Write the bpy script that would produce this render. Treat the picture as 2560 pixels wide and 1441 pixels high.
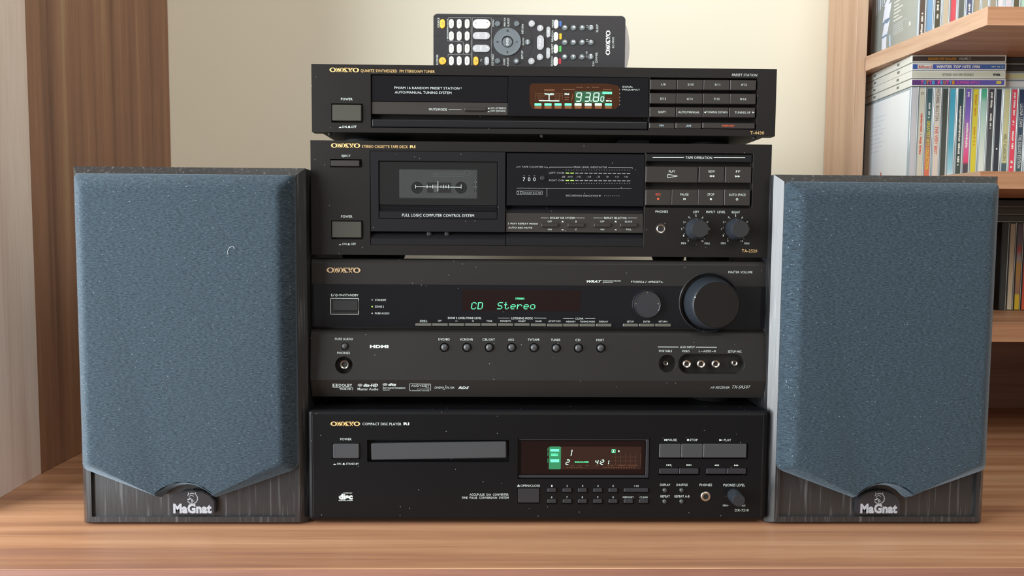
import bpy, bmesh, math, random
from mathutils import Vector, Matrix
random.seed(7)
S = bpy.context.scene
for o in list(bpy.data.objects): bpy.data.objects.remove(o)
C = S.collection
# ---------------------------------------------------------------- camera
DESK = 272.0                       # camera stands 272 mm above the worktop
F = 1900.0
YAW, PIT, ROL = [math.radians(a) for a in (1.119, 3.80, .399)]
fw = Vector((math.sin(YAW)*math.cos(PIT), math.cos(YAW)*math.cos(PIT), -math.sin(PIT)))
r0 = Vector((math.cos(YAW), -math.sin(YAW), 0)); u0 = r0.cross(fw)
rt = r0*math.cos(ROL)+u0*math.sin(ROL); up = -r0*math.sin(ROL)+u0*math.cos(ROL)
cam = bpy.data.objects.new('camera', bpy.data.cameras.new('camera')); C.objects.link(cam)
cam.matrix_world = Matrix(((rt.x, up.x, -fw.x, 0), (rt.y, up.y, -fw.y, 0), (rt.z, up.z, -fw.z, DESK/1000), (0, 0, 0, 1)))
cam.data.sensor_width = 36; cam.data.lens = F*36/2560; cam.data.clip_start = .02; cam.data.clip_end = 50
S.camera = cam
# ---------------------------------------------------------------- world, lights, exposure
W = bpy.data.worlds.new('world'); S.world = W; W.use_nodes = True
bg = W.node_tree.nodes['Background']; bg.inputs[0].default_value = (.93, .90, .86, 1); bg.inputs[1].default_value = .42
def area(name, loc, target, sx, sy, power, col):
    d = bpy.data.lights.new(name, 'AREA'); d.shape = 'RECTANGLE'; d.size = sx; d.size_y = sy; d.energy = power; d.color = col
    o = bpy.data.objects.new(name, d); C.objects.link(o); o.location = loc
    o.rotation_euler = (Vector(target)-Vector(loc)).to_track_quat('-Z', 'Y').to_euler(); return o
area('window_daylight', (-1.55, -.08, .46), (.2, .9, .15), 1.4, 1.8, 118, (.90, .96, 1.0))
area('room_fill', (.9, -1.9, 2.3), (-.3, 1.2, .4), 2.2, 1.2, 60, (1.0, .95, .88))  # added fill light without a seen source, lifts the left wall and boards
S.view_settings.view_transform = 'Standard'; S.view_settings.look = 'None'
S.view_settings.exposure = 0.0; S.view_settings.gamma = 1.0; S.view_settings.use_curve_mapping = False

# ---------------------------------------------------------------- helpers: pixels of the photograph -> points on a real plane (mm)
def ray(x, y): return rt*((x-1280)/F) - up*((y-720.5)/F) + fw
def P(x, y, Y):
    d = ray(x, y); k = Y/d.y
    return d.x*k, d.z*k+DESK
def PZ(x, y, z):
    d = ray(x, y); k = (z-DESK)/d.z
    return d.x*k, d.y*k
def zr(v, x0, y0, x1, y1):         # a rectangle read in an enlarged view -> pixels
    return (v[0]+x0/v[2], v[1]+y0/v[2], v[0]+x1/v[2], v[1]+y1/v[2])
def zp(v, x, y): return (v[0]+x/v[2], v[1]+y/v[2])
RM=(1060,0,4.741); RA=(1060,20,9.007); RB=(1300,20,8.828)
TL=(770,140,4.267); TR=(1340,140,4.197); TD=(1260,170,6.737)
DL=(770,340,4.649); DR=(1240,340,3.657)
AL=(770,640,4.339); AR=(1340,640,4.339); BL=(770,820,4.339); BR=(1340,820,4.339)
CL=(760,990,4.367); CR=(1270,990,3.821); CV=(1280,1080,7.111)

# ---------------------------------------------------------------- materials
def srgb(r, g, b):
    return tuple(((c/255)/12.92 if c/255 <= .04045 else ((c/255+.055)/1.055)**2.4) for c in (r, g, b))
MATS = {}
def mat(name, col, rough=.5, metal=0, coat=0, spec=.5, bump=0, bscale=900, dust=0, emit=0, vary=0, trans=0, sheen=0):
    if name in MATS: return MATS[name]
    m = bpy.data.materials.new(name); m.use_nodes = True; nt = m.node_tree; N = nt.nodes; Lk = nt.links
    b = N['Principled BSDF']; b.inputs['Base Color'].default_value = (*col, 1)
    b.inputs['Roughness'].default_value = rough; b.inputs['Metallic'].default_value = metal
    b.inputs['Coat Weight'].default_value = coat; b.inputs['Coat Roughness'].default_value = .08
    b.inputs['Specular IOR Level'].default_value = spec
    if sheen:
        b.inputs['Sheen Weight'].default_value = sheen; b.inputs['Sheen Roughness'].default_value = .45
        b.inputs['Sheen Tint'].default_value = (.72, .85, 1, 1)
    if emit:
        b.inputs['Emission Color'].default_value = (*col, 1); b.inputs['Emission Strength'].default_value = emit
    tc = N.new('ShaderNodeTexCoord')
    if dust or vary:
        n = N.new('ShaderNodeTexNoise'); n.inputs['Scale'].default_value = 9; n.inputs['Detail'].default_value = 3
        Lk.new(tc.outputs['Object'], n.inputs['Vector'])
        mx = N.new('ShaderNodeMixRGB'); mx.blend_type = 'MULTIPLY'; mx.inputs[0].default_value = vary
        mx.inputs[1].default_value = (*col, 1); Lk.new(n.outputs['Fac'], mx.inputs[2])
        out = mx.outputs[0]
        if dust:
            v = N.new('ShaderNodeTexVoronoi'); v.inputs['Scale'].default_value = 230; Lk.new(tc.outputs['Object'], v.inputs['Vector'])
            lt = N.new('ShaderNodeMath'); lt.operation = 'LESS_THAN'; lt.inputs[1].default_value = .085; Lk.new(v.outputs['Distance'], lt.inputs[0])
            sp = N.new('ShaderNodeSeparateColor'); Lk.new(v.outputs['Color'], sp.inputs[0])
            g = N.new('ShaderNodeMath'); g.operation = 'GREATER_THAN'; g.inputs[1].default_value = 1-dust*.12; Lk.new(sp.outputs[0], g.inputs[0])
            mm = N.new('ShaderNodeMath'); mm.operation = 'MULTIPLY'; Lk.new(lt.outputs[0], mm.inputs[0]); Lk.new(g.outputs[0], mm.inputs[1])
            m2 = N.new('ShaderNodeMixRGB'); Lk.new(mm.outputs[0], m2.inputs[0]); Lk.new(out, m2.inputs[1]); m2.inputs[2].default_value = (.22, .23, .23, 1)
            out = m2.outputs[0]
        Lk.new(out, b.inputs['Base Color'])
    if bump:
        n = N.new('ShaderNodeTexNoise'); n.inputs['Scale'].default_value = bscale; n.inputs['Detail'].default_value = 2
        Lk.new(tc.outputs['Object'], n.inputs['Vector'])
        bp = N.new('ShaderNodeBump'); bp.inputs['Strength'].default_value = bump; bp.inputs['Distance'].default_value = .0004
        Lk.new(n.outputs['Fac'], bp.inputs['Height']); Lk.new(bp.outputs[0], b.inputs['Normal'])
    if trans:                       # thin clear plastic: part transparent, part glossy
        t = N.new('ShaderNodeBsdfTransparent'); t.inputs[0].default_value = (.9, .92, .92, 1)
        mixs = N.new('ShaderNodeMixShader'); mixs.inputs[0].default_value = trans
        Lk.new(b.outputs[0], mixs.inputs[1]); Lk.new(t.outputs[0], mixs.inputs[2]); Lk.new(mixs.outputs[0], N['Material Output'].inputs['Surface'])
    MATS[name] = m; return m
def wood(name, cols, axis, scale=1.0, rough=.42, streak=14, coat=0, fine=.35):
    """laminate with grain along one axis (0 x, 1 y, 2 z)"""
    if name in MATS: return MATS[name]
    m = bpy.data.materials.new(name); m.use_nodes = True; nt = m.node_tree; N = nt.nodes; Lk = nt.links
    b = N['Principled BSDF']; b.inputs['Roughness'].default_value = rough; b.inputs['Coat Weight'].default_value = coat; b.inputs['Coat Roughness'].default_value = .25
    tc = N.new('ShaderNodeTexCoord'); mp = N.new('ShaderNodeMapping'); Lk.new(tc.outputs['Object'], mp.inputs[0])
    s = [streak*scale]*3; s[axis] = .5*scale; mp.inputs['Scale'].default_value = s
    n = N.new('ShaderNodeTexNoise'); n.inputs['Scale'].default_value = 1.6; n.inputs['Detail'].default_value = 6; n.inputs['Roughness'].default_value = .55; n.inputs['Distortion'].default_value = .25
    Lk.new(mp.outputs[0], n.inputs['Vector'])
    cr = N.new('ShaderNodeValToRGB'); Lk.new(n.outputs['Fac'], cr.inputs[0])
    k = len(cols); lo, hi = .33, .67
    while len(cr.color_ramp.elements) < k: cr.color_ramp.elements.new(.5)
    for i, c in enumerate(cols):
        e = cr.color_ramp.elements[i]; e.position = lo+(hi-lo)*i/(k-1); e.color = (*srgb(*c), 1)
    mp2 = N.new('ShaderNodeMapping'); Lk.new(tc.outputs['Object'], mp2.inputs[0])
    s2 = [420]*3; s2[axis] = 14; mp2.inputs['Scale'].default_value = s2
    n2 = N.new('ShaderNodeTexNoise'); n2.inputs['Scale'].default_value = 1; n2.inputs['Detail'].default_value = 3; Lk.new(mp2.outputs[0], n2.inputs['Vector'])
    cr2 = N.new('ShaderNodeValToRGB'); Lk.new(n2.outputs['Fac'], cr2.inputs[0])
    cr2.color_ramp.elements[0].position = .3; cr2.color_ramp.elements[0].color = (.62, .55, .5, 1); cr2.color_ramp.elements[1].position = .55; cr2.color_ramp.elements[1].color = (1, 1, 1, 1)
    mx = N.new('ShaderNodeMixRGB'); mx.blend_type = 'MULTIPLY'; mx.inputs[0].default_value = fine
    Lk.new(cr.outputs[0], mx.inputs[1]); Lk.new(cr2.outputs[0], mx.inputs[2]); Lk.new(mx.outputs[0], b.inputs['Base Color'])
    bp = N.new('ShaderNodeBump'); bp.inputs['Strength'].default_value = .12; bp.inputs['Distance'].default_value = .0005
    Lk.new(n2.outputs['Fac'], bp.inputs['Height']); Lk.new(bp.outputs[0], b.inputs['Normal'])
    MATS[name] = m; return m
def black_ash(name):
    m = bpy.data.materials.new(name); m.use_nodes = True; nt = m.node_tree; N = nt.nodes; Lk = nt.links
    b = N['Principled BSDF']; b.inputs['Roughness'].default_value = .34; b.inputs['Specular IOR Level'].default_value = .5; b.inputs['Coat Weight'].default_value = .42; b.inputs['Coat Roughness'].default_value = .26
    tc = N.new('ShaderNodeTexCoord'); mp = N.new('ShaderNodeMapping'); Lk.new(tc.outputs['Object'], mp.inputs[0]); mp.inputs['Scale'].default_value = (480, 480, 16)
    n = N.new('ShaderNodeTexNoise'); n.inputs['Scale'].default_value = 1; n.inputs['Detail'].default_value = 4; Lk.new(mp.outputs[0], n.inputs['Vector'])
    cr = N.new('ShaderNodeValToRGB'); Lk.new(n.outputs['Fac'], cr.inputs[0]); cr.color_ramp.elements[0].position = .56; cr.color_ramp.elements[0].color = (.014, .0145, .016, 1)
    cr.color_ramp.elements[1].position = .86; cr.color_ramp.elements[1].color = (.13, .135, .14, 1); Lk.new(cr.outputs[0], b.inputs['Base Color'])
    bp = N.new('ShaderNodeBump'); bp.inputs['Strength'].default_value = .25; bp.inputs['Distance'].default_value = .0005
    Lk.new(n.outputs['Fac'], bp.inputs['Height']); Lk.new(bp.outputs[0], b.inputs['Normal']); return m
def cloth(name):
    m = bpy.data.materials.new(name); m.use_nodes = True; nt = m.node_tree; N = nt.nodes; Lk = nt.links
    b = N['Principled BSDF']; b.inputs['Roughness'].default_value = .9; b.inputs['Specular IOR Level'].default_value = .25
    b.inputs['Sheen Weight'].default_value = .35; b.inputs['Sheen Roughness'].default_value = .4; b.inputs['Sheen Tint'].default_value = (.7, .86, 1, 1)
    tc = N.new('ShaderNodeTexCoord'); mp = N.new('ShaderNodeMapping'); Lk.new(tc.outputs['Object'], mp.inputs[0]); mp.inputs['Rotation'].default_value = (0, .16, 0); mp.inputs['Scale'].default_value = (330, 100, 1300)
    n = N.new('ShaderNodeTexNoise'); n.inputs['Scale'].default_value = 1; n.inputs['Detail'].default_value = 1; n.inputs['Distortion'].default_value = .4; Lk.new(mp.outputs[0], n.inputs['Vector'])
    cr = N.new('ShaderNodeValToRGB'); Lk.new(n.outputs['Fac'], cr.inputs[0]); cr.color_ramp.elements[0].position = .3; cr.color_ramp.elements[0].color = (.013, .021, .0285, 1)
    cr.color_ramp.elements[1].position = .72; cr.color_ramp.elements[1].color = (.040, .063, .083, 1)
    n2 = N.new('ShaderNodeTexNoise'); n2.inputs['Scale'].default_value = 700; n2.inputs['Detail'].default_value = 0; Lk.new(tc.outputs['Object'], n2.inputs['Vector'])
    gt = N.new('ShaderNodeMath'); gt.operation = 'GREATER_THAN'; gt.inputs[1].default_value = .80; Lk.new(n2.outputs['Fac'], gt.inputs[0])
    mx = N.new('ShaderNodeMixRGB'); Lk.new(gt.outputs[0], mx.inputs[0]); Lk.new(cr.outputs[0], mx.inputs[1]); mx.inputs[2].default_value = (.14, .17, .19, 1); Lk.new(mx.outputs[0], b.inputs['Base Color'])
    bp = N.new('ShaderNodeBump'); bp.inputs['Strength'].default_value = .3; bp.inputs['Distance'].default_value = .0005
    Lk.new(n.outputs['Fac'], bp.inputs['Height']); Lk.new(bp.outputs[0], b.inputs['Normal']); return m
M_FAS = mat('black_fascia_plastic', (.0105, .0092, .0084), .42, spec=.2, bump=.12, dust=.7, vary=.3)
M_PAN = mat('black_inner_panel', (.009, .009, .0105), .36, spec=.22, bump=.08, dust=.7, vary=.3)
M_SEL = mat('black_case_metal', (.012, .012, .012), .45, spec=.3, bump=.2, dust=1.0, vary=.3)
M_REC = mat('charcoal_receiver_plastic', (.0175, .0162, .0152), .42, spec=.28, bump=.12, dust=.7, vary=.3)
M_CDP = mat('black_disc_player_plastic', (.0045, .0047, .0056), .36, spec=.22, bump=.1, dust=.9, vary=.3)
M_KEY = mat('dark_brown_key_plastic', (.026, .0225, .020), .4, spec=.35, bump=.1, dust=.4, vary=.3)
M_BTN = mat('olive_grey_button_plastic', (.050, .049, .040), .35, spec=.35, bump=.1, dust=.3, vary=.2)
M_GREY = mat('grey_button_plastic', (.042, .044, .047), .33)
M_TINY = mat('dark_grey_button_plastic', (.022, .022, .025), .33, spec=.35)
M_LITE = mat('pale_grey_strip_button', (.085, .085, .072), .3)
M_GLOSS = mat('gloss_black_window', (.006, .006, .0075), .09, spec=.3, dust=.5, vary=.2)
M_DISP = mat('dark_red_brown_display', (.010, .005, .0045), .12, spec=.2)
M_DISPT = mat('amber_brown_display', (.036, .012, .0045), .25, spec=.2)
M_DISPC = mat('warm_brown_display', (.026, .0125, .009), .25, spec=.2)
M_AMB = mat('unlit_amber_segment', (.24, .085, .02), .5)
M_AMBD = mat('faint_amber_segment', (.13, .05, .02), .5)
M_DARK = mat('dark_gap_plastic', (.004, .004, .004), .6)
M_CHROME = mat('chrome_ring', (.55, .50, .43), .28, metal=1)
M_KNOB = mat('black_knob_plastic', (.022, .022, .024), .3, dust=.3, vary=.2)
M_KSIDE = mat('satin_knob_side', (.018, .022, .028), .34)
M_WHITE = mat('white_print', (.50, .56, .53), .6)
M_DIM = mat('dim_grey_print', (.24, .25, .25), .6)
M_BLUEP = mat('pale_blue_print', (.34, .48, .55), .6)
M_GOLD = mat('gold_print', (.62, .40, .15), .5)
M_REDP = mat('red_print', (.62, .08, .03), .6)
M_GREEN = mat('lit_green', (.10, .80, .34), .4, emit=.75)
M_PALEG = mat('lit_pale_green', (.55, 1.0, .80), .4, emit=.85)
M_GLOW = mat('green_lit_backing', (.02, .16, .07), .4, emit=.16)
M_LED = mat('lit_yellow_green', (.35, .85, .10), .4, emit=.6)
M_RUB = mat('black_rubber', (.008, .008, .008), .7)
M_CLEAR = mat('clear_window_plastic', (.02, .02, .02), .06, coat=.5, trans=.62)
M_CLOTH = cloth('blue_black_grille_cloth'); M_ASH = black_ash('black_ash_veneer')

# ---------------------------------------------------------------- object helpers
def wl(o):
    v = Vector((0, 0, 0))
    while o is not None: v += o.location; o = o.parent
    return v
def link_mesh(name, bm, m, parent=None, local=False, smooth=False):
    """bm is in mm, in world axes (or the parent's axes if local); the object's origin goes to its centre"""
    me = bpy.data.meshes.new(name); bmesh.ops.recalc_face_normals(bm, faces=bm.faces)
    co = [v.co for v in bm.verts]
    c = Vector([(min(p[i] for p in co)+max(p[i] for p in co))/2 for i in range(3)])
    for v in bm.verts: v.co = (v.co-c)/1000
    bm.to_mesh(me); bm.free()
    for mm in (m if isinstance(m, (list, tuple)) else [m]): me.materials.append(mm)
    o = bpy.data.objects.new(name, me); C.objects.link(o); o.location = c/1000
    if parent is not None:
        o.parent = parent
        if not local: o.location = c/1000-wl(parent)
    if smooth:
        for p in me.polygons: p.use_smooth = True
        try: me.set_sharp_from_angle(angle=math.radians(38))
        except Exception: pass
    return o
def thing(name, label, cat, loc, rz=0, group=None):
    o = bpy.data.objects.new(name, None); C.objects.link(o); o.location = Vector(loc)/1000; o.rotation_euler = (0, 0, rz)
    o.empty_display_size = .02; o['label'] = label; o['category'] = cat
    if group: o['group'] = group
    return o
def tag(o, label=None, cat=None, group=None, kind=None):
    for k, v in (('label', label), ('category', cat), ('group', group), ('kind', kind)):
        if v: o[k] = v
    return o
def add_box(bm, x0, x1, y0, y1, z0, z1, bev=0, seg=1, rot=0):
    r = bmesh.ops.create_cube(bm, size=1); vs = r['verts']; cx, cy, cz = (x0+x1)/2, (y0+y1)/2, (z0+z1)/2
    R = Matrix.Rotation(rot, 3, 'Y')
    for v in vs: v.co = Vector((cx, cy, cz)) + R @ Vector((v.co.x*(x1-x0), v.co.y*(y1-y0), v.co.z*(z1-z0)))
    if bev:
        es = list({e for v in vs for e in v.link_edges})
        bmesh.ops.bevel(bm, geom=es, offset=bev, segments=seg, affect='EDGES', profile=.5)
def add_lathe(bm, cx, cz, prof, n=32, ridge=0, axis='Y', cy=0):
    rings = []
    for r, y in prof:
        if r <= 0: rings.append([bm.verts.new((cx, y, cz))])
        else: rings.append([bm.verts.new((cx+(r+(ridge if i % 2 else 0))*math.cos(2*math.pi*i/n), y, cz+(r+(ridge if i % 2 else 0))*math.sin(2*math.pi*i/n))) for i in range(n)])
    for a, b in zip(rings, rings[1:]):
        for i in range(n):
            j = (i+1) % n
            if len(a) == 1 and len(b) == 1: continue
            if len(a) == 1: bm.faces.new((a[0], b[j], b[i]))
            elif len(b) == 1: bm.faces.new((a[i], a[j], b[0]))
            else: bm.faces.new((a[i], a[j], b[j], b[i]))
def add_disc_z(bm, cx, cy, prof, n=28):
    rings = [[bm.verts.new((cx+r*math.cos(2*math.pi*i/n), cy+r*math.sin(2*math.pi*i/n), z)) for i in range(n)] for r, z in prof]
    for a, b in zip(rings, rings[1:]):
        for i in range(n): bm.faces.new((a[i], a[(i+1) % n], b[(i+1) % n], b[i]))
    bm.faces.new(rings[0][::-1]); bm.faces.new(rings[-1])
def add_prism(bm, pts, y0, y1):
    """outline in x,z swept from y0 to y1"""
    a = [bm.verts.new((x, y0, z)) for x, z in pts]; b = [bm.verts.new((x, y1, z)) for x, z in pts]; n = len(pts)
    bm.faces.new(a); bm.faces.new(b[::-1])
    for i in range(n): bm.faces.new((a[i], b[i], b[(i+1) % n], a[(i+1) % n]))
def stadium(x0, z0, x1, z1, n=8, rad=None):
    w, h = abs(x1-x0), abs(z1-z0); x0, x1 = min(x0, x1), max(x0, x1); z0, z1 = min(z0, z1), max(z0, z1)
    r = min(w, h)/2*.999 if rad is None else rad; pts = []
    for cx, cz, a0 in ((x1-r, z1-r, 0), (x0+r, z1-r, 90), (x0+r, z0+r, 180), (x1-r, z0+r, 270)):
        for i in range(n+1):
            a = math.radians(a0+90*i/n); pts.append((cx+r*math.cos(a), cz+r*math.sin(a)))
    return pts
def box_part(name, x0, x1, y0, y1, z0, z1, m, parent=None, bev=0, seg=1, rot=0, local=False, smooth=False):
    bm = bmesh.new(); add_box(bm, x0, x1, y0, y1, z0, z1, bev, seg, rot); return link_mesh(name, bm, m, parent, local, smooth)
def carve(name, bm, cut, m, parent, bev=.4):
    """solid minus cutters, edges lightly bevelled"""
    def tmp(b, n):
        bmesh.ops.recalc_face_normals(b, faces=b.faces)
        for v in b.verts: v.co /= 1000
        me = bpy.data.meshes.new(n); b.to_mesh(me); b.free(); o = bpy.data.objects.new(n, me); C.objects.link(o); return o
    a = tmp(bm, 'blank'); c = tmp(cut, 'cutter')
    md = a.modifiers.new('b', 'BOOLEAN'); md.object = c; md.operation = 'DIFFERENCE'; md.solver = 'EXACT'
    if bev:
        bv = a.modifiers.new('v', 'BEVEL'); bv.width = bev/1000; bv.segments = 1; bv.limit_method = 'ANGLE'; bv.angle_limit = math.radians(40)
    dg = bpy.context.evaluated_depsgraph_get(); me = a.evaluated_get(dg).to_mesh()
    out = bmesh.new(); out.from_mesh(me); bpy.data.objects.remove(a); bpy.data.objects.remove(c)
    for v in out.verts: v.co *= 1000
    return link_mesh(name, out, m, parent)

# ---------------------------------------------------------------- lettering: text shapes laid flat on the surfaces
class Ink:
    def __init__(self, name, parent, Yof, lift=.14):
        self.name, self.parent, self.Yof, self.lift = name, parent, Yof if callable(Yof) else (lambda z, q=Yof: q), lift
        self.v, self.f, self.mi, self.mats = [], [], [], []; INKS.append(self)
    def pt(self, x, y):
        Y = self.Yof(150)
        for _ in range(6): X, Z = P(x, y, Y); Y = self.Yof(Z)
        return X, Z
    def slot(self, m):
        if m not in self.mats: self.mats.append(m)
        return self.mats.index(m)
    def poly(self, pts, m, lift=0):            # pts in mm x,z
        k = len(self.v)
        for x, z in pts: self.v.append((x, self.Yof(z)-self.lift-lift, z))
        self.f.append(tuple(range(k, k+len(pts)))); self.mi.append(self.slot(m))
    def ppoly(self, pts, m, lift=0): self.poly([self.pt(*p) for p in pts], m, lift)
    def rect(self, v, x0, y0, x1, y1, m, lift=0):
        a = zr(v, x0, y0, x1, y1); c = self.pt((a[0]+a[2])/2, (a[1]+a[3])/2); e = self.pt(a[2], (a[1]+a[3])/2); t = self.pt((a[0]+a[2])/2, a[1])
        w, h = e[0]-c[0], t[1]-c[1]; self.poly([(c[0]-w, c[1]-h), (c[0]+w, c[1]-h), (c[0]+w, c[1]+h), (c[0]-w, c[1]+h)], m, lift)
    def frame(self, v, x0, y0, x1, y1, t, m):
        for r in ((x0, y0, x1, y0+t), (x0, y1-t, x1, y1), (x0, y0, x0+t, y1), (x1-t, y0, x1, y1)): self.rect(v, *r, m)
    def tri(self, v, x0, y0, x1, y1, d, m):
        a = {'r': [(x0, y0), (x0, y1), (x1, (y0+y1)/2)], 'l': [(x1, y0), (x1, y1), (x0, (y0+y1)/2)], 'u': [(x0, y1), (x1, y1), ((x0+x1)/2, y0)], 'd': [(x0, y0), (x1, y0), ((x0+x1)/2, y1)]}[d]
        self.ppoly([zp(v, *p) for p in a], m)
    def line(self, v, pts, t, m):
        q = [self.pt(*zp(v, *p)) for p in pts]
        for (ax, az), (bx, bz) in zip(q, q[1:]):
            L = math.hypot(bx-ax, bz-az) or 1; nx, nz = -(bz-az)/L*t/2, (bx-ax)/L*t/2
            self.poly([(ax+nx, az+nz), (bx+nx, bz+nz), (bx-nx, bz-nz), (ax-nx, az-nz)], m)
    def ring(self, v, x, y, r, t, m, n=20, a0=0, a1=360):
        pts = [(x+r*math.cos(math.radians(a0+(a1-a0)*i/n)), y-r*math.sin(math.radians(a0+(a1-a0)*i/n))) for i in range(n+1)]; self.line(v, pts, t, m)
    def dot(self, v, x, y, r, m, n=12):
        self.ppoly([zp(v, x+r*math.cos(2*math.pi*i/n), y+r*math.sin(2*math.pi*i/n)) for i in range(n)], m)
    def icon(self, v, x0, y0, x1, y1, high, m):     # the small 'switch in / switch out' marks
        h = y1-y0; w = x1-x0
        self.rect(v, x0, y1-h*.18, x1, y1, m)
        if high: self.rect(v, x0+w*.25, y0, x1-w*.25, y1-h*.1, m)
        else: self.ppoly([zp(v, *p) for p in ((x0+w*.1, y1-h*.15), (x1-w*.1, y1-h*.15), (x0+w*.65, y0+h*.2), (x0+w*.35, y0+h*.2))], m)
    def text(self, v, s, x0, y0, x1, y1, m, rot=0, shear=0, bold=0):
        a = zr(v, x0, y0, x1, y1); cx, cy = (a[0]+a[2])/2, (a[1]+a[3])/2
        c = self.pt(cx, cy); w = 2*(self.pt(a[2], cy)[0]-c[0]); h = 2*(self.pt(cx, a[1])[1]-c[1])
        TEXTS.append((self, s, c, w, h, m, rot, shear, bold))
    def put(self, verts, faces, c, w, h, m, rot=0, lift=0):
        """shape given by verts (x,y) fitted into the box w x h around c; rot=90 reads upwards, -90 reads downwards"""
        xs = [p[0] for p in verts]; ys = [p[1] for p in verts]; mx, Mx, my, My = min(xs), max(xs), min(ys), max(ys)
        bw, bh = (w, h) if rot == 0 else (h, w); sx, sy = bw/max(Mx-mx, 1e-6), bh/max(My-my, 1e-6); k = len(self.v)
        for x, y in verts:
            x, y = (x-(mx+Mx)/2)*sx, (y-(my+My)/2)*sy
            if rot == 90: x, y = -y, x
            elif rot == -90: x, y = y, -x
            X, Z = c[0]+x, c[1]+y; self.v.append((X, self.Yof(Z)-self.lift-lift, Z))
        s = self.slot(m)
        for f in faces: self.f.append(tuple(i+k for i in f)); self.mi.append(s)
    def logo(self, v, x0, y0, x1, y1, m, rot=0, lift=0):
        a = zr(v, x0, y0, x1, y1); cx, cy = (a[0]+a[2])/2, (a[1]+a[3])/2; c = self.pt(cx, cy)
        w = 2*(self.pt(a[2], cy)[0]-c[0]); h = 2*(self.pt(cx, a[1])[1]-c[1]); self.put(*LOGO, c, w, h, m, rot, lift)
    def build(self):
        if not self.f: return
        vv = [Vector(p) for p in self.v]; c = Vector([(min(p[i] for p in vv)+max(p[i] for p in vv))/2 for i in range(3)])
        me = bpy.data.meshes.new(self.name); me.from_pydata([(p-c)/1000 for p in vv], [], self.f)
        for m in self.mats: me.materials.append(m)
        me.polygons.foreach_set('material_index', self.mi)
        o = bpy.data.objects.new(self.name, me); C.objects.link(o); o.parent = self.parent
        if self.name in ('lettering', 'display_readout', 'key_lettering', 'display_lettering', 'selector_lettering', 'plate_lettering', 'cassette_print', 'window_scale', 'window_lettering', 'spine_lettering'): o['kind'] = 'stuff'
        o.location = c/1000-(wl(self.parent) if not getattr(self, 'local', False) else Vector((0, 0, 0))); self.obj = o
INKS, TEXTS = [], []
def slab_logo():
    """O N K Y O in wide slab capitals"""
    V, Fs = [], []
    def pg(pts): k = len(V); V.extend(pts); Fs.append(tuple(range(k, k+len(pts))))
    def O(x, w):
        n = 28
        for i in range(n):
            q = [2*math.pi*i/n, 2*math.pi*(i+1)/n]
            pg([(x+w/2+w/2*math.cos(q[0]), .5+.5*math.sin(q[0])), (x+w/2+w/2*math.cos(q[1]), .5+.5*math.sin(q[1])), (x+w/2+w*.26*math.cos(q[1]), .5+.37*math.sin(q[1])), (x+w/2+w*.26*math.cos(q[0]), .5+.37*math.sin(q[0]))])
    def R(x0, y0, x1, y1): pg([(x0, y0), (x1, y0), (x1, y1), (x0, y1)])
    O(0, 1.25); x = 1.24                                              # N
    R(x, .02, x+.5, .17); R(x+.14, .02, x+.34, .98); R(x, .83, x+.42, .98); R(x+.78, .02, x+.98, .98); R(x+.66, .83, x+1.14, .98)
    pg([(x+.14, .98), (x+.44, .98), (x+.98, .02), (x+.68, .02)])
    x = 2.36                                                          # K
    R(x, .02, x+.55, .17); R(x+.14, .02, x+.4, .98); R(x, .83, x+.55, .98); R(x+.62, .83, x+1.1, .98); R(x+.62, .02, x+1.14, .17)
    pg([(x+.36, .4), (x+.36, .62), (x+.72, .9), (x+.98, .9)]); pg([(x+.45, .5), (x+.7, .62), (x+1.08, .1), (x+.76, .1)])
    x = 3.4                                                           # Y
    R(x, .83, x+.5, .98); R(x+.66, .83, x+1.1, .98); R(x+.42, .02, x+.7, .5); R(x+.28, .02, x+.84, .17)
    pg([(x+.1, .9), (x+.42, .9), (x+.7, .4), (x+.42, .4)]); pg([(x+1.02, .9), (x+.8, .9), (x+.46, .4), (x+.66, .4)])
    O(4.4, 1.25); return V, Fs
LOGO = slab_logo()
def flush_texts():
    jobs = []
    for ink, s, c, w, h, m, rot, shear, bold in TEXTS:
        cu = bpy.data.curves.new('t', 'FONT'); cu.body = s; cu.resolution_u = 2; cu.shear = shear; cu.offset = bold; cu.space_character = 1.04
        o = bpy.data.objects.new('t', cu); C.objects.link(o); jobs.append(o)
    dg = bpy.context.evaluated_depsgraph_get(); dg.update()
    for o, (ink, s, c, w, h, m, rot, shear, bold) in zip(jobs, TEXTS):
        me = o.evaluated_get(dg).to_mesh()
        ink.put([(v.co.x, v.co.y) for v in me.vertices], [tuple(p.vertices) for p in me.polygons], c, w, h, m, rot)
    for o in jobs:
        d = o.data; bpy.data.objects.remove(o); bpy.data.curves.remove(d)
SEG = {'0': 'abcdef', '1': 'bc', '2': 'abged', '3': 'abgcd', '4': 'fgbc', '8': 'abcdefg', '9': 'abcdfg', '7': 'abc'}
def seven(ink, v, ch, x0, y0, x1, y1, t, m, slant=.13):
    h = y1-y0; w = x1-x0-slant*h; ym = (y0+y1)/2
    L = {'a': (0, 0, w, 0), 'b': (w, 0, w, h/2), 'c': (w, h/2, w, h), 'd': (0, h, w, h), 'e': (0, h/2, 0, h), 'f': (0, 0, 0, h/2), 'g': (0, h/2, w, h/2)}
    for k in SEG[ch]:
        ax, ay, bx, by = L[k]; dx, dy = (bx-ax), (by-ay); l = math.hypot(dx, dy); ax += dx/l*t*.45; ay += dy/l*t*.45; bx -= dx/l*t*.45; by -= dy/l*t*.45
        nx, ny = -dy/l*t/2, dx/l*t/2
        q = [(ax+nx, ay+ny), (bx+nx, by+ny), (bx-nx, by-ny), (ax-nx, ay-ny)]
        ink.ppoly([zp(v, x0+px+slant*(h-py), y0+py) for px, py in q], m)

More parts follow.
